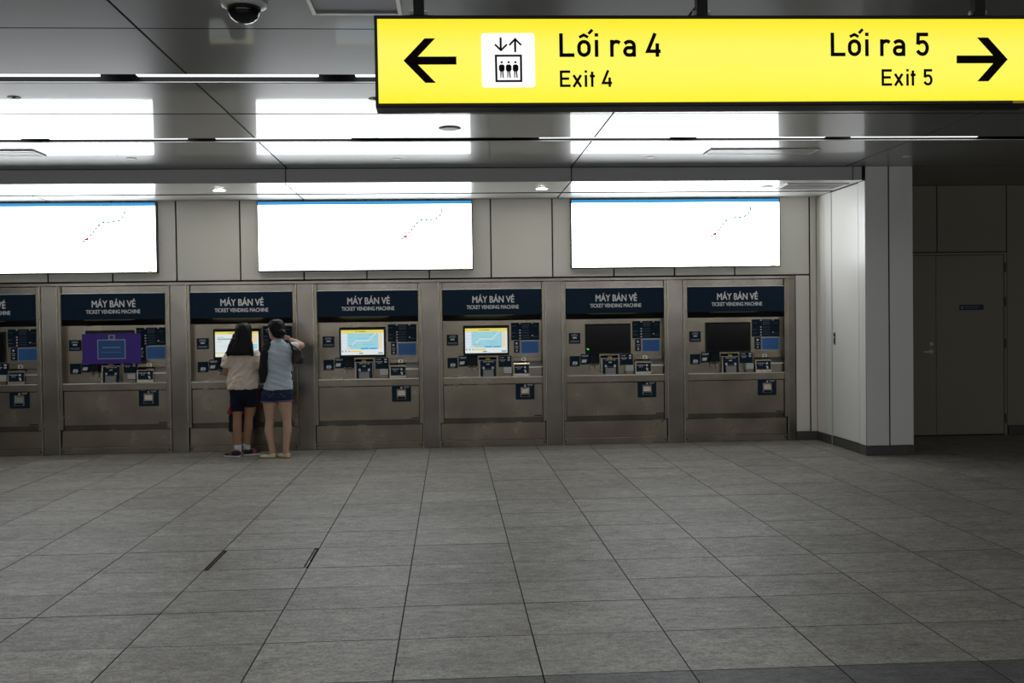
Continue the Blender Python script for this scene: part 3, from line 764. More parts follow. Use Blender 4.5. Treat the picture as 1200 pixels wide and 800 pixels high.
# dome camera
t = empty('dome_camera', (-0.777, -7.1, CH)); tag(t, 'black dome security camera on the ceiling left of the sign', 'security camera')
MB().lathe([(0.0, -0.03), (0.088, -0.032), (0.112, -0.025), (0.118, -0.0005)], 32).build('housing', MT['white'], t, smooth=True)
MB().lathe([(0.0, -0.112), (0.02, -0.110), (0.045, -0.101), (0.066, -0.085), (0.080, -0.062), (0.086, -0.034)], 32).build('dome', plain('dome_glass', (0.004, 0.004, 0.005), 0.06), t, smooth=True)
# ceiling access hatch
t = empty('access_panel', (-0.2225, -7.15, CH)); tag(t, 'square metal-framed access panel in the ceiling by the sign', 'access panel')
MB().box(-0.234, 0.234, 0.214, 0.234, -0.012, -0.0005).box(-0.234, 0.234, -0.234, -0.214, -0.012, -0.0005).box(-0.234, -0.214, -0.214, 0.214, -0.012, -0.0005).box(0.214, 0.234, -0.214, 0.214, -0.012, -0.0005).build('frame', MT['chrome'], t)
MB().box(-0.212, 0.212, -0.212, 0.212, -0.006, -0.0005).build('lid', plain('lid', (0.22, 0.21, 0.25), 0.45), t)

# ================================================================== HANGING SIGN
sg = empty('exit_sign', (1.33, -8.2, 2.4145), (0, -0.0042, 0)); tag(sg, 'yellow backlit hanging exit sign with black arrows, exits 4 and 5', 'sign')
SX = 1.33; SZ0 = 2.4145
def sx(x): return x-SX
MB().box(-1.376, 1.382, 0.004, 0.125, -0.012, 0.361, 0.004).build('housing', MT['black'], sg)
def sign_yellow():
    m, nt, b = new_mat('sign_yellow')
    b.inputs['Base Color'].default_value = (0.3, 0.26, 0.02, 1); b.inputs['Roughness'].default_value = 0.35
    tc = nt.nodes.new('ShaderNodeTexCoord'); sp_ = nt.nodes.new('ShaderNodeSeparateXYZ'); nt.links.new(tc.outputs['Generated'], sp_.inputs[0])
    n = nt.nodes.new('ShaderNodeTexNoise'); n.inputs['Scale'].default_value = 1.6; nt.links.new(tc.outputs['Object'], n.inputs['Vector'])
    rm = nt.nodes.new('ShaderNodeValToRGB')
    els = rm.color_ramp.elements; els[0].position = 0.0; els[0].color = (0.94, 0.80, 0.012, 1); els[1].position = 1.0; els[1].color = (0.94, 0.78, 0.012, 1)
    e = els.new(0.28); e.color = (0.91, 0.87, 0.085, 1); e = els.new(0.65); e.color = (0.90, 0.87, 0.11, 1)  # paler middle puts the glow of the inner tubes into the emission colour
    nt.links.new(sp_.outputs[2], rm.inputs[0])
    nt.links.new(rm.outputs[0], b.inputs['Emission Color']); b.inputs['Emission Strength'].default_value = 1.0
    return m
MB().box(-1.363, 1.37, 0.0, 0.003, 0.004, 0.344).build('face', sign_yellow(), sg)
MB().box(1.29, 1.382, -0.002, 0.003, -0.008, 0.003).build('corner_clip', MT['yellowp'], sg)
ink = plain('sign_ink', (0.006, 0.002, 0.002), 0.6, 0, 0.05)
yF = -0.0012
def arrow(tip, sgn, zc, tail, half, hx0, hx1, stem, name='arrow'):
    # tip x, tail x, outer head corner hx0 / inner hx1
    t_ = 0.0
    b = MB()
    b.poly([(tip, zc), (hx0, zc+half), (hx1, zc+half), (tip+(hx1-hx0), zc)] if sgn < 0 else [(tip, zc), (tip+(hx1-hx0), zc), (hx1, zc+half), (hx0, zc+half)], yF)
    b.poly([(tip, zc), (tip+(hx1-hx0), zc), (hx1, zc-half), (hx0, zc-half)] if sgn < 0 else [(tip, zc), (hx0, zc-half), (hx1, zc-half), (tip+(hx1-hx0), zc)], yF)
    x0, x1 = sorted((tip-sgn*0.02, tail))
    b.quad(x0, x1, zc-stem, zc+stem, yF-0.0002)
    return b.build(name, ink, sg)
arrow(sx(0.070), -1, 2.590-SZ0, sx(0.2845), 0.090, sx(0.157), sx(0.2), 0.0163)
arrow(sx(2.5984), 1, 2.5885+0.0012-SZ0, sx(2.377), 0.0915, sx(2.5138), sx(2.4655), 0.0163)
# lift pictogram
pg = []
x0, x1, z0, z1, rr = sx(0.3865), sx(0.6051), 2.480-SZ0, 2.7005-SZ0, 0.012
for cx, cz, a0 in ((x1-rr, z0+rr, -90), (x1-rr, z1-rr, 0), (x0+rr, z1-rr, 90), (x0+rr, z0+rr, 180)):
    for k in range(6):
        a = math.radians(a0+18*k); pg.append((cx+rr*math.cos(a), cz+rr*math.sin(a)))
pic = MB().poly(pg, yF).build('pictogram_panel', emit('sign_white', (1, 1, 1), 1.05), sg)
ink2 = plain('picto_ink', (0.014, 0.008, 0.018), 0.6, 0, 0.05)
b = MB(); y = yF-0.0008
ox, oz, u = sx(0.3865), 2.7005-SZ0, 0.2186/636.0     # units of the 636-wide white square
def pt(a, c): return (ox+(a-36)*u, oz-(c-80)*u)
def line(pts, wd): b.stroke([pt(*q) for q in pts], wd*u, y)
line([(267, 130), (267, 285)], 25); line([(198, 213), (270, 282), (341, 213)], 22)
line([(439, 305), (439, 150)], 25); line([(370, 222), (439, 150), (511, 222)], 22)
b.stroke([pt(207, 346), pt(505, 346), pt(505, 646), pt(210, 646)], 25*u, y, True)
for c in (275, 357, 439):
    b.poly([pt(c+14*math.cos(k*math.pi/6), 424+14*math.sin(k*math.pi/6)) for k in range(12)][::-1], y)
    b.poly([pt(*q) for q in ((c-34, 512), (c-22, 532), (c+22, 532), (c+34, 512), (c+34, 468), (c+20, 450), (c-20, 450), (c-34, 468))], y)
    b.poly([pt(*q) for q in ((c-18, 608), (c-7, 608), (c-2, 530), (c-18, 530))], y)
    b.poly([pt(*q) for q in ((c+10, 608), (c+24, 608), (c+18, 530), (c+2, 530))], y)
b.build('pictogram', ink2, pic)
# lettering drawn with strokes
SW = 0.155
def arc(cx, cz, rx, rz, a0, a1, n=8):
    return [(cx+rx*math.cos(math.radians(a0+(a1-a0)*i/n)), cz+rz*math.sin(math.radians(a0+(a1-a0)*i/n))) for i in range(n+1)]
hh = SW/2
def glyph(ch):
    if ch == 'L': return [([(hh, 1), (hh, hh), (0.643, hh)], 0)]
    if ch == 'o':
        W, X = 0.58, 0.72; r_ = 0.2125
        p = arc(W/2, X-hh-r_, r_, r_, 0, 180, 12)+arc(W/2, hh+r_, r_, r_, 180, 360, 12)
        return [(p, 1)]
    if ch == 'hat': return [([(0.09, 0.825), (0.29, 0.925), (0.47, 0.825)], 0)]
    if ch == 'acute': return [([(0.49, 0.975), (0.66, 1.15)], 0)]
    if ch == 'i': return [([(hh, 0), (hh, 0.72)], 0), ([(hh, 0.855), (hh, 1.0)], 0)]
    if ch == 'r': return [([(hh, 0), (hh, 0.72)], 0), ([(hh, 0.46)]+arc(0.28, 0.46, 0.2025, 0.185, 165, 90, 6)+[(0.34, 0.635), (0.425, 0.585)], 0)]
    if ch == 'a': return [([(0.4725, 0)]+[(0.4725, 0.46)]+arc(0.29, 0.46, 0.1825, 0.183, 10, 90, 6)+[(0.22, 0.64), (0.14, 0.61), (0.07, 0.55)], 0),
                          ([(0.4725, 0.385), (0.24, 0.385)]+arc(0.225, 0.232, 0.1475, 0.153, 90, 270, 10)+[(0.31, hh)]+arc(0.31, 0.232, 0.1625, 0.153, 270, 345, 6), 0)]
    if ch == '4': return [([(0.40, 1.0), (0.075, 0.235), (0.63, 0.235)], 0), ([(0.486, 0.57), (0.486, 0)], 0)]
    if ch == '5': return [([(0.54, 1-hh), (0.10, 1-hh), (0.085, 0.49)], 0), ([(0.085, 0.50), (0.14, 0.575), (0.26, 0.61)]+arc(0.29, 0.345, 0.2025, 0.265, 88, -90, 14)+[(0.2, 0.095), (0.115, 0.155), (0.065, 0.24)], 0)]
    if ch == 'E': return [([(0.64, 1-hh), (hh, 1-hh), (hh, hh), (0.65, hh)], 0), ([(hh, 0.505), (0.57, 0.505)], 0)]
    if ch == 'x': return [([(0.075, 0.72), (0.535, 0)], 0), ([(0.535, 0.72), (0.075, 0)], 0)]
    if ch == 't': return [([(0.145, 0), (0.145, 0.80), (0.155, 0.92)], 0), ([(0.0, 0.655), (0.31, 0.655)], 0)]
def write(name, items, x, z, cap, bold=1.0):
    b = MB(); i = 0
    for ch, off in items:
        for pts, closed in glyph(ch):
            wd = SW*bold*(0.8 if ch in ('hat', 'acute') else 1)
            b.stroke([(x+(off+px_)*cap, z+pz*cap) for px_, pz in pts], wd*cap, yF-0.0003*(i % 3), bool(closed)); i += 1
    return b.build(name, ink, sg)
lz = 2.6035-SZ0
write('lettering', [('L', 0), ('o', 0.762), ('hat', 0.762), ('acute', 0.762), ('i', 1.51), ('r', 2.167), ('a', 2.724), ('4', 3.71)], sx(0.706), lz, 0.0965)
write('lettering', [('L', 0), ('o', 0.745), ('hat', 0.745), ('acute', 0.745), ('i', 1.5), ('r', 2.155), ('a', 2.71), ('5', 3.73)], sx(1.8394), lz+0.0005, 0.0975)
ez = 2.481-SZ0
write('lettering', [('E', 0), ('x', 0.755), ('i', 1.51), ('t', 1.825), ('4', 2.55)], sx(0.706), ez, 0.0677)
write('lettering', [('E', 0), ('x', 0.755), ('i', 1.53), ('t', 1.80), ('5', 2.6)], sx(2.0546), ez, 0.069)
for x in (0.1343, 1.312, 2.503):
    q = MB().box(sx(x)-0.022, sx(x)+0.022, 0.04, 0.085, 0.3615, 0.75).build('hanger_post', MT['black'], sg)
    MB().lathe([(0.0, -0.036), (0.011, -0.036), (0.011, 0.036), (0.0, 0.036)], 10, 'x', (sx(x), 0.0625, 0.385)).build('hanger_bolt', MT['chrome'], q)
    MB().box(sx(x)-0.06, sx(x)+0.06, 0.01, 0.115, 0.7265, 0.7395).build('ceiling_flange', MT['black'], q)

# unseen displays added behind the camera to light the walls and pier
for i in range(6):
    display(-9.6+3.765*i, 2.57, 'added unseen display on the opposite concourse wall, lighting walls and pier', Y0+0.001, math.pi)
# yellow floor marking at the left edge
tag(MB().box(-5.25, -4.93, -0.40, -0.33, 0.0002, 0.0015).build('floor_marking', MT['yellowp']), 'yellow strip of tape on the floor at the left edge', 'floor marking')

# ================================================================== PEOPLE
def tube(pts, rad, side=(1, 0, 0), n=14, cap=0.8):
    """closed tapering tube; rad = r or (r along side, r across) per point; rounded ends"""
    P = [Vector(q) for q in pts]; R = [(r, r) if not isinstance(r, (tuple, list)) else tuple(r) for r in rad]
    side = Vector(side)
    T = []
    for i in range(len(P)):
        a = P[max(i-1, 0)]; b = P[min(i+1, len(P)-1)]; T.append((b-a).normalized())
    rings = []
    def ring(c, t, r):
        s = side-t*side.dot(t)
        if s.length < 1e-4: s = t.orthogonal()
        s.normalize(); q = t.cross(s)
        return [c+s*(r[0]*math.cos(2*math.pi*k/n))+q*(r[1]*math.sin(2*math.pi*k/n)) for k in range(n)]
    m = min(R[0])*cap
    for f, g in ((1.0, 0.15), (0.8, 0.6), (0.4, 0.9)): rings.append(ring(P[0]-T[0]*m*f, T[0], (R[0][0]*g, R[0][1]*g)))
    for i in range(len(P)): rings.append(ring(P[i], T[i], R[i]))
    m = min(R[-1])*cap
    for f, g in ((0.4, 0.9), (0.8, 0.6), (1.0, 0.15)): rings.append(ring(P[-1]+T[-1]*m*f, T[-1], (R[-1][0]*g, R[-1][1]*g)))
    v = [p for r in rings for p in r]; fs = []
    for i in range(len(rings)-1):
        for k in range(n):
            j = (k+1) % n
            fs.append((i*n+k, i*n+j, (i+1)*n+j, (i+1)*n+k))
    fs.append(tuple(reversed(range(n)))); o = (len(rings)-1)*n; fs.append(tuple(o+k for k in range(n)))
    return v, fs
def stack(rings, n=20, cap=0.0):
    """vertical loft: rings (x, y, z, rx, ry)"""
    v = []; fs = []
    for x, y, z, rx, ry in rings:
        for k in range(n):
            a = 2*math.pi*k/n; v.append(Vector((x+rx*math.cos(a), y+ry*math.sin(a), z)))
    for i in range(len(rings)-1):
        for k in range(n):
            j = (k+1) % n; fs.append((i*n+k, i*n+j, (i+1)*n+j, (i+1)*n+k))
    fs.append(tuple(reversed(range(n)))); o = (len(rings)-1)*n; fs.append(tuple(o+k for k in range(n)))
    return v, fs
def xf(t, mat): return [mat @ Vector(q) for q in t[0]], t[1]
def skin_mesh(name, tubes, voxel, it, mats, parent, disp=None, loc=None):
    b = MB()
    for v, f in tubes: b.add(v, f)
    me = bpy.data.meshes.new(name); me.from_pydata(b.v, [], b.f)
    bm = bmesh.new(); bm.from_mesh(me); bmesh.ops.recalc_face_normals(bm, faces=bm.faces[:]); bm.to_mesh(me); bm.free()
    o = bpy.data.objects.new(name, me); COL.objects.link(o)
    md = o.modifiers.new('r', 'REMESH'); md.mode = 'VOXEL'; md.voxel_size = voxel
    if it:
        ms = o.modifiers.new('s', 'SMOOTH'); ms.factor = 0.5; ms.iterations = it
    dg = bpy.context.evaluated_depsgraph_get(); dg.update()
    m2 = bpy.data.meshes.new_from_object(o.evaluated_get(dg)); bpy.data.objects.remove(o, do_unlink=True)
    m2.name = name
    if disp:
        m2.update(); ns = [v.normal.copy() for v in m2.vertices]
        for v, nn in zip(m2.vertices, ns): v.co = v.co+nn*disp(v.co)
    m2.materials.clear()
    for m in (mats if isinstance(mats, (list, tuple)) else [mats]): m2.materials.append(m)
    m2.polygons.foreach_set('use_smooth', [True]*len(m2.polygons))
    return link(name, m2, parent, loc)
def hand(wrist, d, nrm, s=1.0, curl=0.5, thumb=1):
    """palm and five bent fingers; d = pointing direction, nrm = back of the hand"""
    d = Vector(d).normalized(); nrm = Vector(nrm); nrm = (nrm-d*nrm.dot(d)).normalized(); sd = d.cross(nrm)*thumb
    w_ = Vector(wrist); out = []
    out.append(tube([w_, w_+d*0.03*s, w_+d*0.075*s], [(0.024*s, 0.017*s), (0.034*s, 0.016*s), (0.037*s, 0.013*s)], sd, 12, 0.5))
    for k, (off, L) in enumerate(((0.028, 0.066), (0.0095, 0.074), (-0.0095, 0.069), (-0.027, 0.054))):
        p0 = w_+d*0.068*s+sd*off*s; a = curl*0.5; pts = [p0]; dd = d
        for seg in (0.42, 0.32, 0.26):
            dd = (d*math.cos(a)-nrm*math.sin(a)); pts.append(pts[-1]+dd*L*seg*s); a += curl*0.75
        out.append(tube(pts, [0.0088*s, 0.0085*s, 0.0078*s, 0.0068*s], sd, 8, 0.8))
    t0 = w_+d*0.02*s+sd*0.024*s
    out.append(tube([t0, t0+(d*0.6+sd*0.75).normalized()*0.034*s, t0+(d*0.6+sd*0.75).normalized()*0.034*s+(d-nrm*0.4*curl+sd*0.1).normalized()*0.03*s], [0.0125*s, 0.0105*s, 0.008*s], nrm, 8, 0.8))
    return out
def head(c, yaw, s=1.0, tilt=0.0):
    """head of height 0.22*s centred at c, facing +y turned by yaw (left is positive)"""
    T = Matrix.Translation(Vector(c)) @ Matrix.Rotation(yaw, 4, 'Z') @ Matrix.Rotation(tilt, 4, 'X') @ Matrix.Scale(s, 4)
    out = []
    out.append(stack([(0, 0.045, -0.112, 0.018, 0.018), (0, 0.042, -0.105, 0.034, 0.036), (0, 0.034, -0.085, 0.05, 0.056), (0, 0.018, -0.05, 0.064, 0.078), (0, 0.006, -0.01, 0.071, 0.090), (0, 0.0, 0.03, 0.074, 0.095),
                      (0, -0.004, 0.065, 0.068, 0.088), (0, -0.006, 0.092, 0.05, 0.066), (0, -0.006, 0.108, 0.025, 0.034), (0, -0.006, 0.113, 0.008, 0.01)]))
    out.append(tube([(0, 0.092, 0.008), (0, 0.104, -0.014), (0, 0.112, -0.03)], [0.008, 0.0105, 0.0135], (1, 0, 0), 10, 0.8))
    out.append(tube([(-0.018, 0.088, -0.06), (0, 0.094, -0.06), (0.018, 0.088, -0.06)], [0.006, 0.0085, 0.006], (0, 0, 1), 8, 0.8))
    out.append(tube([(-0.05, 0.075, 0.022), (0, 0.089, 0.025), (0.05, 0.075, 0.022)], [0.008, 0.010, 0.008], (0, 0, 1), 8, 0.8))
    for e in (-1, 1):
        out.append(tube([(e*0.071, -0.004, -0.028), (e*0.078, -0.01, 0.0), (e*0.076, -0.012, 0.02)], [(0.006, 0.011), (0.007, 0.017), (0.006, 0.014)], (1, 0, 0), 10, 0.8))
    return [xf(t, T) for t in out], T
def face_parts(T, parent, brow=(0.02, 0.015, 0.012)):
    for e in (-1, 1):
        c = T @ Vector((e*0.031, 0.078, 0.004))
        MB().lathe([(0.0, -0.0095), (0.006, -0.0075), (0.0095, 0.0), (0.006, 0.0075), (0.0, 0.0095)], 12, 'z', tuple(c)).build('eye', plain('eye_dark', (0.03, 0.02, 0.015), 0.2), parent, smooth=True)
    v, f = xf(tube([(-0.02, 0.0925, -0.06), (0, 0.0985, -0.059), (0.02, 0.0925, -0.06)], [0.003, 0.0055, 0.003], (0, 0, 1), 8, 0.8), T)
    MB().add(v, f).build('mouth', plain('lips', (0.35, 0.13, 0.11), 0.5), parent, smooth=True)
def shoe(heel, direction, L, wd, h, kind, parent, mats):
    """shoe lofted along its length; heel = floor point at the back of the heel"""
    d = Vector((*direction, 0)).normalized(); s = Vector((-d.y, d.x, 0)); hl = Vector(heel)
    def ringset(prof, n=14):
        v = []; fs = []
        for t, hw, z0, z1 in prof:
            for k in range(n):
                a = 2*math.pi*k/n; cx, cz = math.cos(a), math.sin(a)
                cx = math.copysign(abs(cx)**0.7, cx); cz = math.copysign(abs(cz)**0.6, cz)
                v.append(hl+d*t*L+s*hw*wd*0.5*cx+Vector((0, 0, (z0+z1)/2+(z1-z0)/2*cz)))
        for i in range(len(prof)-1):
            for k in range(n):
                j = (k+1) % n; fs.append((i*n+k, i*n+j, (i+1)*n+j, (i+1)*n+k))
        fs.append(tuple(reversed(range(n)))); o = (len(prof)-1)*n; fs.append(tuple(o+k for k in range(n)))
        return v, fs
    if kind == 'sneaker':
        up_ = ringset([(0.0, 0.35, 0.022, h*0.85), (0.03, 0.62, 0.02, h), (0.15, 0.74, 0.02, h*1.03), (0.34, 0.78, 0.02, h*0.98), (0.5, 0.86, 0.02, h*0.80), (0.68, 0.96, 0.02, h*0.62), (0.85, 0.88, 0.02, h*0.5), (0.95, 0.62, 0.022, h*0.42), (0.995, 0.25, 0.024, h*0.34)])
        so = ringset([(-0.015, 0.4, 0.004, 0.03), (0.03, 0.72, 0.0, 0.028), (0.3, 0.82, 0.0, 0.026), (0.65, 1.02, 0.0, 0.026), (0.88, 0.92, 0.003, 0.028), (0.98, 0.6, 0.008, 0.03), (1.01, 0.25, 0.014, 0.03)])
        b = MB(); b.add(*up_); u_ = b.build('shoe', mats[0], parent, smooth=True)
        b = MB(); b.add(*so); b.build('sole', mats[1], u_, smooth=True)
        for sg_ in (-1, 1):
            b = MB()
            for t in (0.40, 0.47, 0.54):
                pts = []
                for q in range(5):
                    tt = t+0.06*q/4; zz = 0.032+q/4*(h*0.50-0.01)
                    lx_ = 0.405 if q < 3 else 0.36
                    pts.append((hl+d*tt*L+s*sg_*wd*(lx_+0.035)+Vector((0, 0, zz))))
                b.add([p for pp in pts for p in (pp-d*0.004, pp+d*0.004)], [(2*i, 2*i+1, 2*i+3, 2*i+2) for i in range(4)])
            st = b.build('stripe', mats[2], u_)
        b = MB(); b.add(*ringset([(-0.006, 0.16, h*0.78, h*0.98), (0.02, 0.26, h*0.78, h*1.02)])); b.build('heel_tab', mats[2], u_, smooth=True)
        b = MB()
        for t in (0.40, 0.46, 0.52, 0.58):
            c = hl+d*t*L+Vector((0, 0, h*(1.0-(t-0.34)*1.05)+0.002)); b.add([c-s*wd*0.2-d*0.004, c+s*wd*0.2-d*0.004, c+s*wd*0.2+d*0.004, c-s*wd*0.2+d*0.004], [(0, 1, 2, 3)])
        b.build('lace', mats[1], u_)
    else:
        v, f = ringset([(0.0, 0.3, 0.006, 0.052), (0.03, 0.6, 0.004, 0.056), (0.15, 0.74, 0.003, 0.052), (0.35, 0.76, 0.003, 0.04), (0.55, 0.88, 0.003, 0.036), (0.72, 0.94, 0.003, 0.043), (0.88, 0.76, 0.004, 0.038), (0.97, 0.42, 0.006, 0.028), (1.0, 0.15, 0.009, 0.02)])
        b = MB(); b.add(v, f); u_ = b.build('shoe', mats[0], parent, smooth=True)
        v, f = ringset([(-0.005, 0.5, 0.0, 0.007), (0.2, 0.72, 0.0, 0.007), (0.7, 0.94, 0.0, 0.007), (0.99, 0.4, 0.0, 0.008)]); b = MB(); b.add(v, f); b.build('sole', mats[1], u_)
        v, f = ringset([(0.90, 0.76, 0.006, 0.0395), (0.955, 0.55, 0.007, 0.034), (1.004, 0.18, 0.009, 0.023)]); b = MB(); b.add(v, f); b.build('toe_cap', mats[2], u_, smooth=True)
def nz(v, sc): return noise.noise(Vector((v[0]*sc[0], v[1]*sc[1], v[2]*sc[2])))
def cloth_noise(a1, a2):
    def f(v):
        # long diagonal drag folds plus a finer crease layer
        q = Vector((v.x*9+v.z*7, v.y*6, v.z*13-v.x*11))
        r_ = noise.noise(q); r_ = 1-abs(r_)*2
        return a1*r_+a2*noise.noise(Vector((v.x*28, v.y*20, v.z*34)))
    return f
def strand_noise(a1):
    def f(v):
        return a1*noise.noise(Vector((v.x*110, v.y*110, v.z*5)))+a1*0.7*noise.noise(Vector((v.x*40, v.y*40, v.z*3)))
    return f
sk_girl = plain('skin_tan', (0.40, 0.21, 0.135), 0.5, 0, 0.4, 0.06, 14, 0, 0.08)
sk_wom = plain('skin_light', (0.62, 0.385, 0.28), 0.5, 0, 0.4, 0.06, 14, 0, 0.08)
hairm = plain('black_hair', (0.004, 0.0035, 0.004), 0.45, 0, 0.22, 0.3, 60)
def loc_(v, o): return tuple(Vector(v)-Vector(o))

# ---- girl with long hair
gO = Vector((-2.155, -0.45, 0))
girl = empty('person', gO); tag(girl, 'person with long black hair, beige t-shirt and navy shorts', 'person', None)
def G_(x, y, z): return (x-gO.x, y, z)
T_ = []
# torso, hips, legs, arms, neck, head as one surface
T_.append(stack([(0.015, 0.0, 0.70, 0.10, 0.07), (0.015, 0.0, 0.76, 0.125, 0.088), (0.01, 0.0, 0.84, 0.125, 0.088), (0.005, 0.01, 0.94, 0.115, 0.085), (0.005, 0.01, 1.04, 0.13, 0.09), (0.005, 0.005, 1.13, 0.145, 0.09), (0.005, 0.0, 1.19, 0.14, 0.075), (0.005, 0.0, 1.23, 0.09, 0.055), (0.01, 0.0, 1.26, 0.05, 0.045)]))
T_.append(tube([(0.012, 0.0, 1.22), (0.015, 0.01, 1.29), (0.02, 0.02, 1.35)], [0.052, 0.046, 0.047]))
hd_, TG = head((0.022, 0.025, 1.428), 0.05, 1.0, -0.12)
T_ += hd_
T_.append(tube([G_(-2.213, 0.0, 0.70), G_(-2.222, -0.01, 0.62), G_(-2.219, -0.02, 0.46), G_(-2.218, -0.045, 0.33), G_(-2.215, -0.05, 0.2), G_(-2.213, -0.045, 0.09)], [0.070, 0.066, 0.050, 0.051, 0.039, 0.034]))
T_.append(tube([G_(-2.080, 0.0, 0.70), G_(-2.080, 0.02, 0.62), G_(-2.104, 0.05, 0.46), G_(-2.112, 0.045, 0.33), G_(-2.128, 0.06, 0.2), G_(-2.137, 0.07, 0.09)], [0.070, 0.066, 0.050, 0.052, 0.039, 0.034]))
eL, eR = G_(-2.352, 0.02, 0.965), G_(-1.945, 0.03, 0.985)
hL, hR = G_(-2.335, 0.215, 1.07), G_(-2.03, 0.22, 1.085)
T_.append(tube([G_(-2.285, 0.0, 1.175), G_(-2.325, 0.005, 1.08), eL], [0.050, 0.043, 0.037]))
T_.append(tube([eL, G_(-2.345, 0.12, 1.01), hL], [0.037, 0.034, 0.024]))
T_.append(tube([G_(-2.01, 0.0, 1.175), G_(-1.972, 0.01, 1.09), eR], [0.050, 0.043, 0.037]))
T_.append(tube([eR, G_(-1.975, 0.13, 1.03), hR], [0.037, 0.034, 0.024]))
T_ += hand(hL, (0.12, 0.95, 0.1), (-0.5, 0, 0.85), 0.92, 0.6, 1)
T_ += hand(hR, (-0.25, 0.93, 0.1), (0.4, 0, 0.9), 0.92, 0.6, -1)
skin_mesh('body', T_, 0.0075, 3, sk_girl, girl)
face_parts(TG, girl)
# t-shirt
C_ = []
C_.append(stack([(0.0, 0.0, 0.795, 0.150, 0.10), (-0.005, 0.0, 0.787, 0.176, 0.125), (-0.005, 0.0, 0.80, 0.180, 0.128), (0.0, 0.0, 0.88, 0.170, 0.122), (0.003, 0.005, 0.97, 0.160, 0.112), (0.004, 0.005, 1.07, 0.165, 0.112), (0.005, 0.0, 1.14, 0.172, 0.106), (0.005, -0.003, 1.195, 0.162, 0.090), (0.005, -0.003, 1.235, 0.11, 0.068), (0.012, 0.0, 1.262, 0.062, 0.056)], 28))
C_.append(tube([G_(-2.265, 0.0, 1.19), G_(-2.325, 0.0, 1.11), G_(-2.346, 0.008, 1.045)], [(0.058, 0.062), (0.057, 0.062), (0.050, 0.058)], (1, 0, 0), 16, 0.12))
C_.append(tube([G_(-2.03, 0.0, 1.19), G_(-1.972, 0.0, 1.11), G_(-1.950, 0.015, 1.035)], [(0.058, 0.062), (0.058, 0.062), (0.053, 0.060)], (1, 0, 0), 16, 0.12))
skin_mesh('t_shirt', C_, 0.008, 3, plain('beige_cotton', (0.80, 0.67, 0.56), 0.85, 0, 0.2, 0.06, 30, 0, 0, 0.2), girl, cloth_noise(0.013, 0.004))
# shorts
S_ = [stack([(0.015, 0.0, 0.66, 0.10, 0.09), (0.012, 0.0, 0.70, 0.150, 0.108), (0.012, 0.0, 0.80, 0.150, 0.110), (0.012, 0.0, 0.84, 0.14, 0.10)], 24)]
S_.append(tube([G_(-2.215, 0.0, 0.76), G_(-2.222, -0.01, 0.62), G_(-2.222, -0.015, 0.532)], [(0.085, 0.10), (0.076, 0.092), (0.070, 0.084)], (1, 0, 0), 18, 0.06))
S_.append(tube([G_(-2.075, 0.0, 0.76), G_(-2.075, 0.02, 0.66), G_(-2.080, 0.03, 0.588)], [(0.085, 0.10), (0.080, 0.096), (0.080, 0.088)], (1, 0, 0), 18, 0.06))
skin_mesh('shorts', S_, 0.008, 2, plain('navy_cotton', (0.010, 0.012, 0.028), 0.8, 0, 0.2, 0.1, 30), girl, cloth_noise(0.005, 0.002))
# hair: cap plus a long curtain down the back
H_ = [stack([(0.022, 0.0, 1.548, 0.02, 0.025), (0.021, 0.0, 1.542, 0.05, 0.062), (0.021, -0.003, 1.52, 0.078, 0.095), (0.021, -0.012, 1.48, 0.092, 0.103), (0.021, -0.022, 1.43, 0.096, 0.098), (0.022, -0.05, 1.37, 0.100, 0.075), (0.020, -0.075, 1.31, 0.107, 0.058), (0.012, -0.090, 1.25, 0.122, 0.046), (0.002, -0.097, 1.20, 0.134, 0.038), (-0.002, -0.099, 1.172, 0.136, 0.028)], 28)]
H_.append(tube([(-0.062, -0.04, 1.40), (-0.10, -0.03, 1.30), (-0.142, -0.035, 1.235), (-0.178, -0.05, 1.195)], [0.035, 0.030, 0.020, 0.008], (1, 0, 0), 10, 0.6))
H_.append(tube([(-0.07, -0.06, 1.35), (-0.115, -0.065, 1.27), (-0.140, -0.078, 1.20), (-0.146, -0.085, 1.172)], [0.04, 0.034, 0.024, 0.014], (1, 0, 0), 10, 0.6))
H_.append(tube([(0.085, -0.05, 1.36), (0.112, -0.07, 1.26), (0.132, -0.085, 1.168)], [0.035, 0.030, 0.016], (1, 0, 0), 10, 0.6))
skin_mesh('hair', H_, 0.006, 2, hairm, girl, strand_noise(0.005))
# socks and shoes
for x, y in ((-2.213, -0.045), (-2.137, 0.07)):
    v, f = tube([G_(x, y, 0.145), G_(x, y, 0.11), G_(x, y, 0.07)], [0.040, 0.041, 0.043], (1, 0, 0), 16, 0.1)
    MB().add(v, f).build('sock', plain('white_cotton', (0.62, 0.62, 0.63), 0.9), girl, smooth=True)
sm = [plain('black_knit', (0.012, 0.012, 0.018), 0.7), plain('white_rubber', (0.58, 0.58, 0.57), 0.6), plain('coral', (0.75, 0.10, 0.10), 0.6)]
shoe(G_(-2.188, -0.085, 0), (-0.70, 0.42), 0.225, 0.088, 0.088, 'sneaker', girl, sm)
shoe(G_(-2.158, 0.035, 0), (0.66, 0.60), 0.225, 0.088, 0.088, 'sneaker', girl, sm)

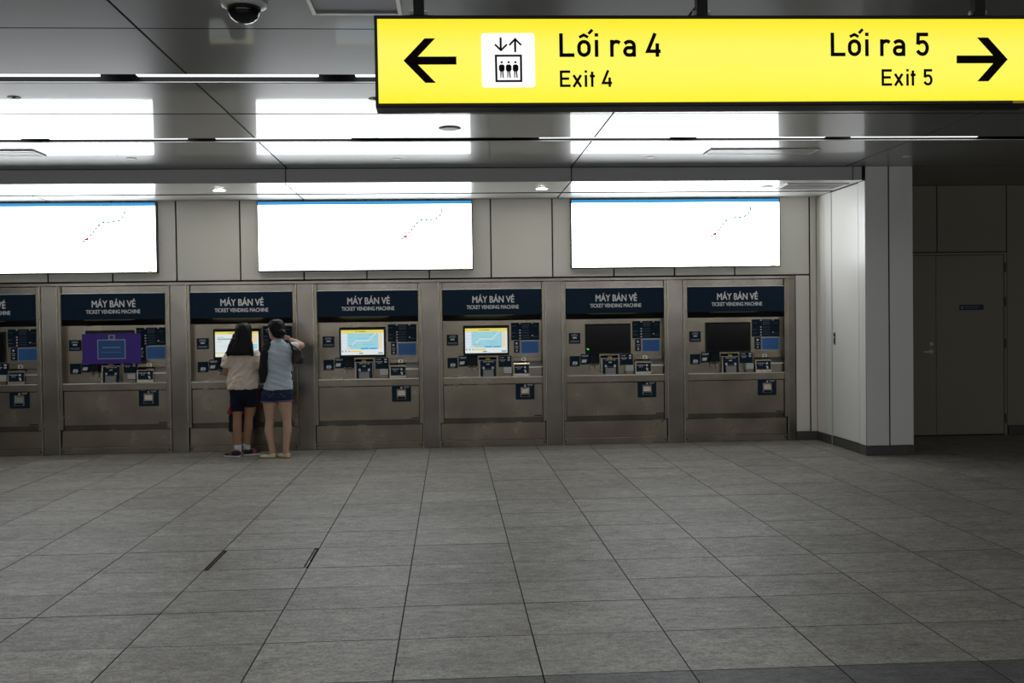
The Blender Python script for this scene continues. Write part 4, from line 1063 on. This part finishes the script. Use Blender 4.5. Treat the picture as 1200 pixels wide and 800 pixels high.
# ---- woman with the bun
wO = Vector((-1.725, -0.60, 0))
wom = empty('person', wO); tag(wom, 'person with hair in a bun, light blue top and denim shorts', 'person', None)
def W_(x, y, z): return (x-wO.x, y, z)
T_ = []
T_.append(stack([(-0.015, 0.0, 0.68, 0.10, 0.08), (-0.015, 0.0, 0.74, 0.140, 0.098), (-0.01, 0.0, 0.82, 0.132, 0.095), (0.0, 0.01, 0.97, 0.115, 0.085), (0.005, 0.01, 1.08, 0.125, 0.09), (0.008, 0.005, 1.19, 0.140, 0.09), (0.01, 0.0, 1.25, 0.145, 0.075), (0.01, 0.0, 1.295, 0.10, 0.055), (0.005, 0.0, 1.325, 0.05, 0.045)]))
T_.append(tube([(0.005, 0.0, 1.28), (-0.002, 0.008, 1.34), (-0.012, 0.015, 1.39)], [0.052, 0.046, 0.047]))
hd_, TW = head((-0.022, 0.02, 1.458), 0.75, 1.0, -0.10)
T_ += hd_
T_.append(tube([W_(-1.820, 0.0, 0.69), W_(-1.826, 0.0, 0.62), W_(-1.829, 0.005, 0.43), W_(-1.836, -0.02, 0.31), W_(-1.815, -0.02, 0.18), W_(-1.800, -0.01, 0.06)], [0.080, 0.078, 0.050, 0.051, 0.038, 0.034]))
T_.append(tube([W_(-1.660, 0.0, 0.69), W_(-1.655, 0.0, 0.62), W_(-1.636, 0.005, 0.43), W_(-1.630, -0.02, 0.31), W_(-1.644, -0.02, 0.18), W_(-1.654, -0.01, 0.06)], [0.080, 0.078, 0.050, 0.050, 0.038, 0.034]))
eL, hL = W_(-1.868, 0.07, 1.05), W_(-1.855, 0.29, 1.03)
T_.append(tube([W_(-1.84, 0.0, 1.245), W_(-1.865, 0.02, 1.15), eL], [0.050, 0.042, 0.036]))
T_.append(tube([eL, W_(-1.865, 0.17, 1.04), hL], [0.036, 0.032, 0.023]))
eR, hR = W_(-1.462, 0.055, 1.275), W_(-1.60, 0.115, 1.345)
T_.append(tube([W_(-1.59, 0.0, 1.245), W_(-1.525, 0.02, 1.262), eR], [0.050, 0.043, 0.038]))
T_.append(tube([eR, W_(-1.53, 0.10, 1.315), hR], [0.038, 0.033, 0.023]))
T_ += hand(hL, (0.0, 0.97, 0.2), (-0.4, 0, 0.9), 0.92, 0.5, 1)
T_ += hand(hR, (-0.75, -0.25, 0.5), (0.5, 0.6, 0.6), 0.92, 0.9, -1)
skin_mesh('body', T_, 0.0075, 3, sk_wom, wom)
face_parts(TW, wom)
C_ = [stack([(0.0, 0.0, 0.80, 0.14, 0.10), (0.0, 0.0, 0.772, 0.160, 0.118), (0.0, 0.0, 0.785, 0.166, 0.122), (0.0, 0.0, 0.87, 0.156, 0.115), (0.003, 0.005, 0.98, 0.145, 0.104), (0.006, 0.005, 1.08, 0.150, 0.106), (0.008, 0.0, 1.17, 0.160, 0.106), (0.008, -0.002, 1.245, 0.158, 0.094), (0.008, -0.003, 1.295, 0.115, 0.072), (0.003, 0.0, 1.33, 0.066, 0.060), (0.0, 0.002, 1.35, 0.058, 0.055)], 28)]
skin_mesh('top', C_, 0.008, 3, plain('light_blue_cotton', (0.55, 0.645, 0.73), 0.85, 0, 0.2, 0.05, 30, 0, 0, 0.2), wom, lambda v: 0.013*noise.noise(Vector((v.x*6, v.y*4, v.z*26+v.x*8)))+0.002*noise.noise(v*30))
m_slv = plain('white_sleeve', (0.70, 0.73, 0.75), 0.85)
skin_mesh('sleeve', [tube([W_(-1.60, 0.0, 1.255), W_(-1.55, 0.01, 1.262), W_(-1.512, 0.03, 1.265)], [(0.058, 0.062), (0.056, 0.06), (0.053, 0.056)], (0, 0, 1), 16, 0.1)], 0.008, 2, m_slv, wom, cloth_noise(0.003, 0.002))
skin_mesh('sleeve', [tube([W_(-1.835, 0.0, 1.255), W_(-1.862, 0.008, 1.19), W_(-1.872, 0.03, 1.12)], [(0.058, 0.062), (0.055, 0.06), (0.05, 0.055)], (1, 0, 0), 16, 0.1)], 0.008, 2, m_slv, wom, cloth_noise(0.003, 0.002))
# dark garment hanging from the left shoulder
skin_mesh('shoulder_drape', [tube([W_(-1.785, -0.02, 1.318), W_(-1.825, -0.055, 1.30), W_(-1.855, -0.085, 1.22), W_(-1.868, -0.09, 1.10), W_(-1.882, -0.085, 0.98), W_(-1.887, -0.07, 0.87)], [(0.026, 0.012), (0.040, 0.015), (0.046, 0.018), (0.044, 0.022), (0.050, 0.026), (0.034, 0.020)], (1, 0.25, 0.2), 16, 0.5)], 0.007, 3, plain('black_fabric', (0.008, 0.008, 0.010), 0.85), wom, lambda v: 0.010*noise.noise(Vector((v.x*40, v.y*40, v.z*6))))
S_ = [stack([(-0.012, 0.0, 0.66, 0.10, 0.09), (-0.015, 0.0, 0.69, 0.160, 0.112), (-0.012, 0.0, 0.76, 0.164, 0.116), (-0.008, 0.0, 0.82, 0.15, 0.108)], 24)]
S_.append(tube([W_(-1.825, 0.0, 0.74), W_(-1.829, 0.0, 0.69), W_(-1.830, 0.0, 0.648)], [(0.09, 0.104), (0.09, 0.10), (0.090, 0.096)], (1, 0, 0), 18, 0.05))
S_.append(tube([W_(-1.657, 0.0, 0.74), W_(-1.655, 0.0, 0.69), W_(-1.655, 0.0, 0.655)], [(0.09, 0.104), (0.088, 0.10), (0.086, 0.096)], (1, 0, 0), 18, 0.05))
ds = skin_mesh('shorts', S_, 0.007, 2, plain('dark_denim', (0.022, 0.032, 0.085), 0.8, 0, 0.2, 0.35, 60), wom, cloth_noise(0.003, 0.001))
for x, z in ((-1.830, 0.636), (-1.655, 0.643)):
    v, f = tube([W_(x, 0, z+0.018), W_(x, 0, z)], [(0.094, 0.100), (0.094, 0.100)], (1, 0, 0), 24, 0.03)
    MB().add(v, f).build('rolled_cuff', plain('denim_inside', (0.12, 0.14, 0.19), 0.85), ds, smooth=True)
# stitched arcs on the back pockets
stm = plain('pocket_stitch', (0.13, 0.10, 0.085), 0.8)
for cx, e in ((-1.805, 1), (-1.645, -1)):
    b = MB()
    for off in (0.0,):
        for a0, a1, ex in ((200, 330, 1),):
            pts = []
            for k in range(9):
                tt = k/8; x = cx-0.05+0.10*tt; z = 0.70+0.042*abs(math.sin((tt-0.5)*math.pi))
                yy = -0.116*math.sqrt(max(0.05, 1-((x-wO.x+0.012)/0.172)**2))-0.006
                pts.append(Vector((x-wO.x, yy, z)))
            for k in range(8):
                p, q = pts[k], pts[k+1]; b.add([p+Vector((0, 0, -0.005)), q+Vector((0, 0, -0.005)), q+Vector((0, 0, 0.005)), p+Vector((0, 0, 0.005))], [(0, 1, 2, 3)])
    b.build('pocket_stitching', stm, ds)
# hair with low bun
H_ = []
Tr = Matrix.Translation((-0.022, 0.02, 1.458)) @ Matrix.Rotation(0.75, 4, 'Z') @ Matrix.Rotation(-0.10, 4, 'X')
H_.append(xf(stack([(0, -0.012, 0.122, 0.015, 0.018), (0, -0.012, 0.117, 0.045, 0.05), (0, -0.014, 0.10, 0.072, 0.085), (0, -0.018, 0.065, 0.087, 0.100), (0, -0.026, 0.03, 0.090, 0.096), (0, -0.036, -0.01, 0.088, 0.082), (0, -0.048, -0.05, 0.078, 0.062), (0, -0.056, -0.085, 0.058, 0.044), (0, -0.06, -0.10, 0.03, 0.03)], 26), Tr))
H_.append(xf(tube([(0, -0.09, -0.035), (0, -0.125, -0.045), (0, -0.148, -0.05)], [(0.03, 0.03), (0.046, 0.044), (0.032, 0.03)], (1, 0, 0), 16, 0.8), Tr))
skin_mesh('hair', H_, 0.006, 2, hairm, wom, strand_noise(0.004))
# glasses
gm = plain('glasses_frame', (0.45, 0.42, 0.40), 0.3, 1.0)
gl = []
for e in (-1, 1):
    gl.append(xf(tube([(e*0.079, -0.01, 0.012), (e*0.077, 0.05, 0.012), (e*0.062, 0.098, 0.012)], [0.0022]*3, (0, 0, 1), 8, 0.5), Tr))
    c = [(e*0.034+0.026*math.cos(k*math.pi/6), 0.103-abs(0.026*math.cos(k*math.pi/6)+e*0.0)*0.12, 0.004+0.019*math.sin(k*math.pi/6)) for k in range(13)]
    gl.append(xf(tube(c, [0.002]*13, (0, 1, 0), 6, 0.3), Tr))
gl.append(xf(tube([(-0.01, 0.105, 0.008), (0, 0.108, 0.011), (0.01, 0.105, 0.008)], [0.002]*3, (0, 0, 1), 6, 0.3), Tr))
b = MB()
for v, f in gl: b.add(v, f)
b.build('glasses', gm, wom, smooth=True)
fm = [plain('beige_leather', (0.80, 0.66, 0.44), 0.5), plain('dark_sole', (0.05, 0.04, 0.03), 0.7), plain('black_toe', (0.01, 0.01, 0.01), 0.4)]
shoe(W_(-1.768, -0.045, 0), (-0.80, 0.30), 0.205, 0.082, 0.05, 'flat', wom, fm)
shoe(W_(-1.610, -0.050, 0), (-0.66, 0.60), 0.205, 0.082, 0.05, 'flat', wom, fm)

# ---- child between the girl and the machine
kO = Vector((-2.24, -0.19, 0))
kid = empty('person', kO); tag(kid, 'small child in red shirt hidden behind the person in beige', 'person', None)
T_ = [stack([(0, 0, 0.42, 0.08, 0.06), (0, 0, 0.47, 0.105, 0.08), (0, 0, 0.56, 0.092, 0.075), (0, 0.0, 0.66, 0.092, 0.075), (0, 0, 0.74, 0.095, 0.07), (0, 0, 0.785, 0.075, 0.05), (0, 0, 0.81, 0.04, 0.038)]),
      tube([(0, 0, 0.78), (0, 0.005, 0.82), (0, 0.01, 0.86)], [0.04, 0.037, 0.038])]
hd_, TK = head((0, 0.012, 0.925), 0, 0.9, 0.05); T_ += hd_
for e in (-1, 1):
    T_.append(tube([(e*0.062+0.0, 0, 0.44), (e*0.060, 0.0, 0.30), (e*0.058, -0.005, 0.18), (e*0.058, -0.005, 0.06)], [0.062, 0.046, 0.036, 0.029]))
# left arm raised to the machine, right arm hanging
T_.append(tube([(-0.09, 0, 0.75), (-0.13, 0.03, 0.79), (-0.135, 0.10, 0.82)], [0.034, 0.029, 0.025]))
T_.append(tube([(-0.135, 0.10, 0.82), (-0.12, 0.15, 0.86)], [0.025, 0.019]))
T_ += hand((-0.12, 0.15, 0.86), (0.1, 0.35, 0.9), (-0.3, -0.9, 0.2), 0.62, 0.4, 1)
T_.append(tube([(0.09, 0, 0.74), (0.128, 0.0, 0.66), (0.145, 0.005, 0.58)], [0.034, 0.030, 0.026]))
T_.append(tube([(0.145, 0.005, 0.58), (0.155, 0.01, 0.53), (0.158, 0.01, 0.51)], [0.026, 0.022, 0.019]))
T_ += hand((0.158, 0.01, 0.515), (0.0, 0.1, -1), (1, 0, 0), 0.62, 0.4, -1)
skin_mesh('body', T_, 0.007, 3, sk_girl, kid)
face_parts(TK, kid)
redm = plain('red_cotton', (0.42, 0.012, 0.03), 0.85)
C_ = [stack([(0, 0, 0.50, 0.10, 0.08), (-0.012, 0, 0.482, 0.146, 0.098), (-0.010, 0, 0.50, 0.142, 0.098), (0, 0, 0.58, 0.112, 0.09), (0, 0, 0.70, 0.107, 0.088), (0, 0, 0.765, 0.10, 0.075), (0, 0, 0.795, 0.07, 0.055), (0, 0, 0.81, 0.048, 0.046)], 24)]
C_.append(tube([(0.075, 0, 0.75), (0.11, 0, 0.69), (0.125, 0.003, 0.63)], [0.044, 0.042, 0.038], (1, 0, 0), 14, 0.1))
C_.append(tube([(-0.075, 0, 0.75), (-0.125, 0.03, 0.80), (-0.132, 0.08, 0.82)], [0.044, 0.042, 0.038], (1, 0, 0), 14, 0.1))
skin_mesh('t_shirt', C_, 0.008, 2, redm, kid, cloth_noise(0.005, 0.002))
S_ = [stack([(0, 0, 0.40, 0.09, 0.08), (0, 0, 0.44, 0.13, 0.095), (0, 0, 0.52, 0.12, 0.088)], 22)]
for e in (-1, 1): S_.append(tube([(e*0.066, 0, 0.46), (e*0.07, 0, 0.36), (e*0.074, 0, 0.272)], [(0.068, 0.085), (0.068, 0.08), (0.068, 0.076)], (1, 0, 0), 16, 0.05))
skin_mesh('shorts', S_, 0.008, 2, plain('child_navy', (0.008, 0.010, 0.022), 0.85), kid, cloth_noise(0.003, 0.002))
skin_mesh('hair', [stack([(0, 0.002, 1.040, 0.02, 0.02), (0, 0.002, 1.034, 0.05, 0.055), (0, 0, 1.01, 0.074, 0.088), (0, -0.008, 0.965, 0.080, 0.090), (0, -0.022, 0.92, 0.078, 0.076), (0, -0.04, 0.875, 0.06, 0.05), (0, -0.045, 0.86, 0.03, 0.03)], 24)], 0.006, 2, hairm, kid, strand_noise(0.004))
for e in (-1, 1):
    shoe((e*0.058, -0.05, 0), (e*0.15, 1.0), 0.16, 0.068, 0.06, 'sneaker', kid, sm)

# ---- bags
hb = empty('handbag', (-1.495, -0.655, 1.075)); tag(hb, 'dark brown handbag on the right shoulder of the person in light blue', 'bag')
bm_ = plain('dark_leather', (0.016, 0.011, 0.010), 0.45, 0, 0.5, 0.2, 40)
skin_mesh('bag_body', [stack([(0, 0, 0.0, 0.05, 0.035), (0, 0, 0.012, 0.066, 0.045), (0, 0, 0.06, 0.066, 0.046), (-0.004, 0, 0.11, 0.058, 0.036), (-0.006, 0, 0.145, 0.05, 0.02), (-0.006, 0, 0.158, 0.046, 0.010)], 24)], 0.006, 2, bm_, hb, cloth_noise(0.004, 0.001))
v, f = tube([(-0.05, -0.008, 0.145), (-0.062, -0.045, 0.21), (-0.088, -0.040, 0.255), (-0.115, 0.02, 0.272), (-0.11, 0.09, 0.25), (-0.085, 0.12, 0.19), (-0.045, 0.045, 0.15)], [(0.012, 0.004)]*7, (1, 0, 0), 10, 0.3)
MB().add(v, f).build('bag_strap', plain('navy_strap', (0.012, 0.016, 0.03), 0.6), hb, smooth=True)
v, f = tube([(-0.095, -0.035, 0.245), (-0.045, -0.03, 0.20), (0.012, -0.02, 0.16), (0.035, -0.01, 0.15)], [(0.007, 0.003)]*4, (0, 0, 1), 10, 0.3)
MB().add(v, f).build('bag_strap', bm_, hb, smooth=True)
MB().lathe([(0.0, -0.01), (0.008, -0.008), (0.008, 0.008), (0.0, 0.01)], 10, 'y', (0.03, -0.024, 0.155)).build('buckle', MT['chrome'], hb, smooth=True)
tb = empty('tote_bag', (-1.965, -0.25, 0.775)); tag(tb, 'yellow and blue patterned bag hanging between the two people', 'bag')
def pattern_mat():
    m, nt, b = new_mat('patterned_fabric')
    tc = nt.nodes.new('ShaderNodeTexCoord'); vo = nt.nodes.new('ShaderNodeTexVoronoi'); vo.inputs['Scale'].default_value = 26
    nt.links.new(tc.outputs['Object'], vo.inputs['Vector'])
    rm = nt.nodes.new('ShaderNodeValToRGB'); rm.color_ramp.interpolation = 'CONSTANT'
    e = rm.color_ramp.elements; e[0].color = (0.10, 0.17, 0.28, 1); e[1].position = 0.45; e[1].color = (0.36, 0.42, 0.48, 1)
    x = e.new(0.62); x.color = (0.42, 0.42, 0.10, 1); x = e.new(0.85); x.color = (0.05, 0.12, 0.26, 1)
    sp_ = nt.nodes.new('ShaderNodeSeparateColor'); nt.links.new(vo.outputs['Color'], sp_.inputs[0]); nt.links.new(sp_.outputs[0], rm.inputs[0])
    nt.links.new(rm.outputs[0], b.inputs['Base Color']); b.inputs['Roughness'].default_value = 0.8
    return m
pat = pattern_mat()
skin_mesh('bag_body', [stack([(0, 0, 0.0, 0.05, 0.025), (0, 0, 0.015, 0.068, 0.036), (0, 0, 0.10, 0.066, 0.04), (0.003, 0, 0.18, 0.056, 0.026), (0.004, 0, 0.215, 0.048, 0.010)], 22)], 0.007, 2, pat, tb, cloth_noise(0.005, 0.002))
v, f = tube([(-0.035, 0.0, 0.205), (-0.02, 0.01, 0.26), (0.01, 0.02, 0.30), (0.035, 0.01, 0.25), (0.04, 0.0, 0.205)], [(0.008, 0.003)]*5, (0, 1, 0), 8, 0.3)
MB().add(v, f).build('bag_handle', pat, tb, smooth=True)
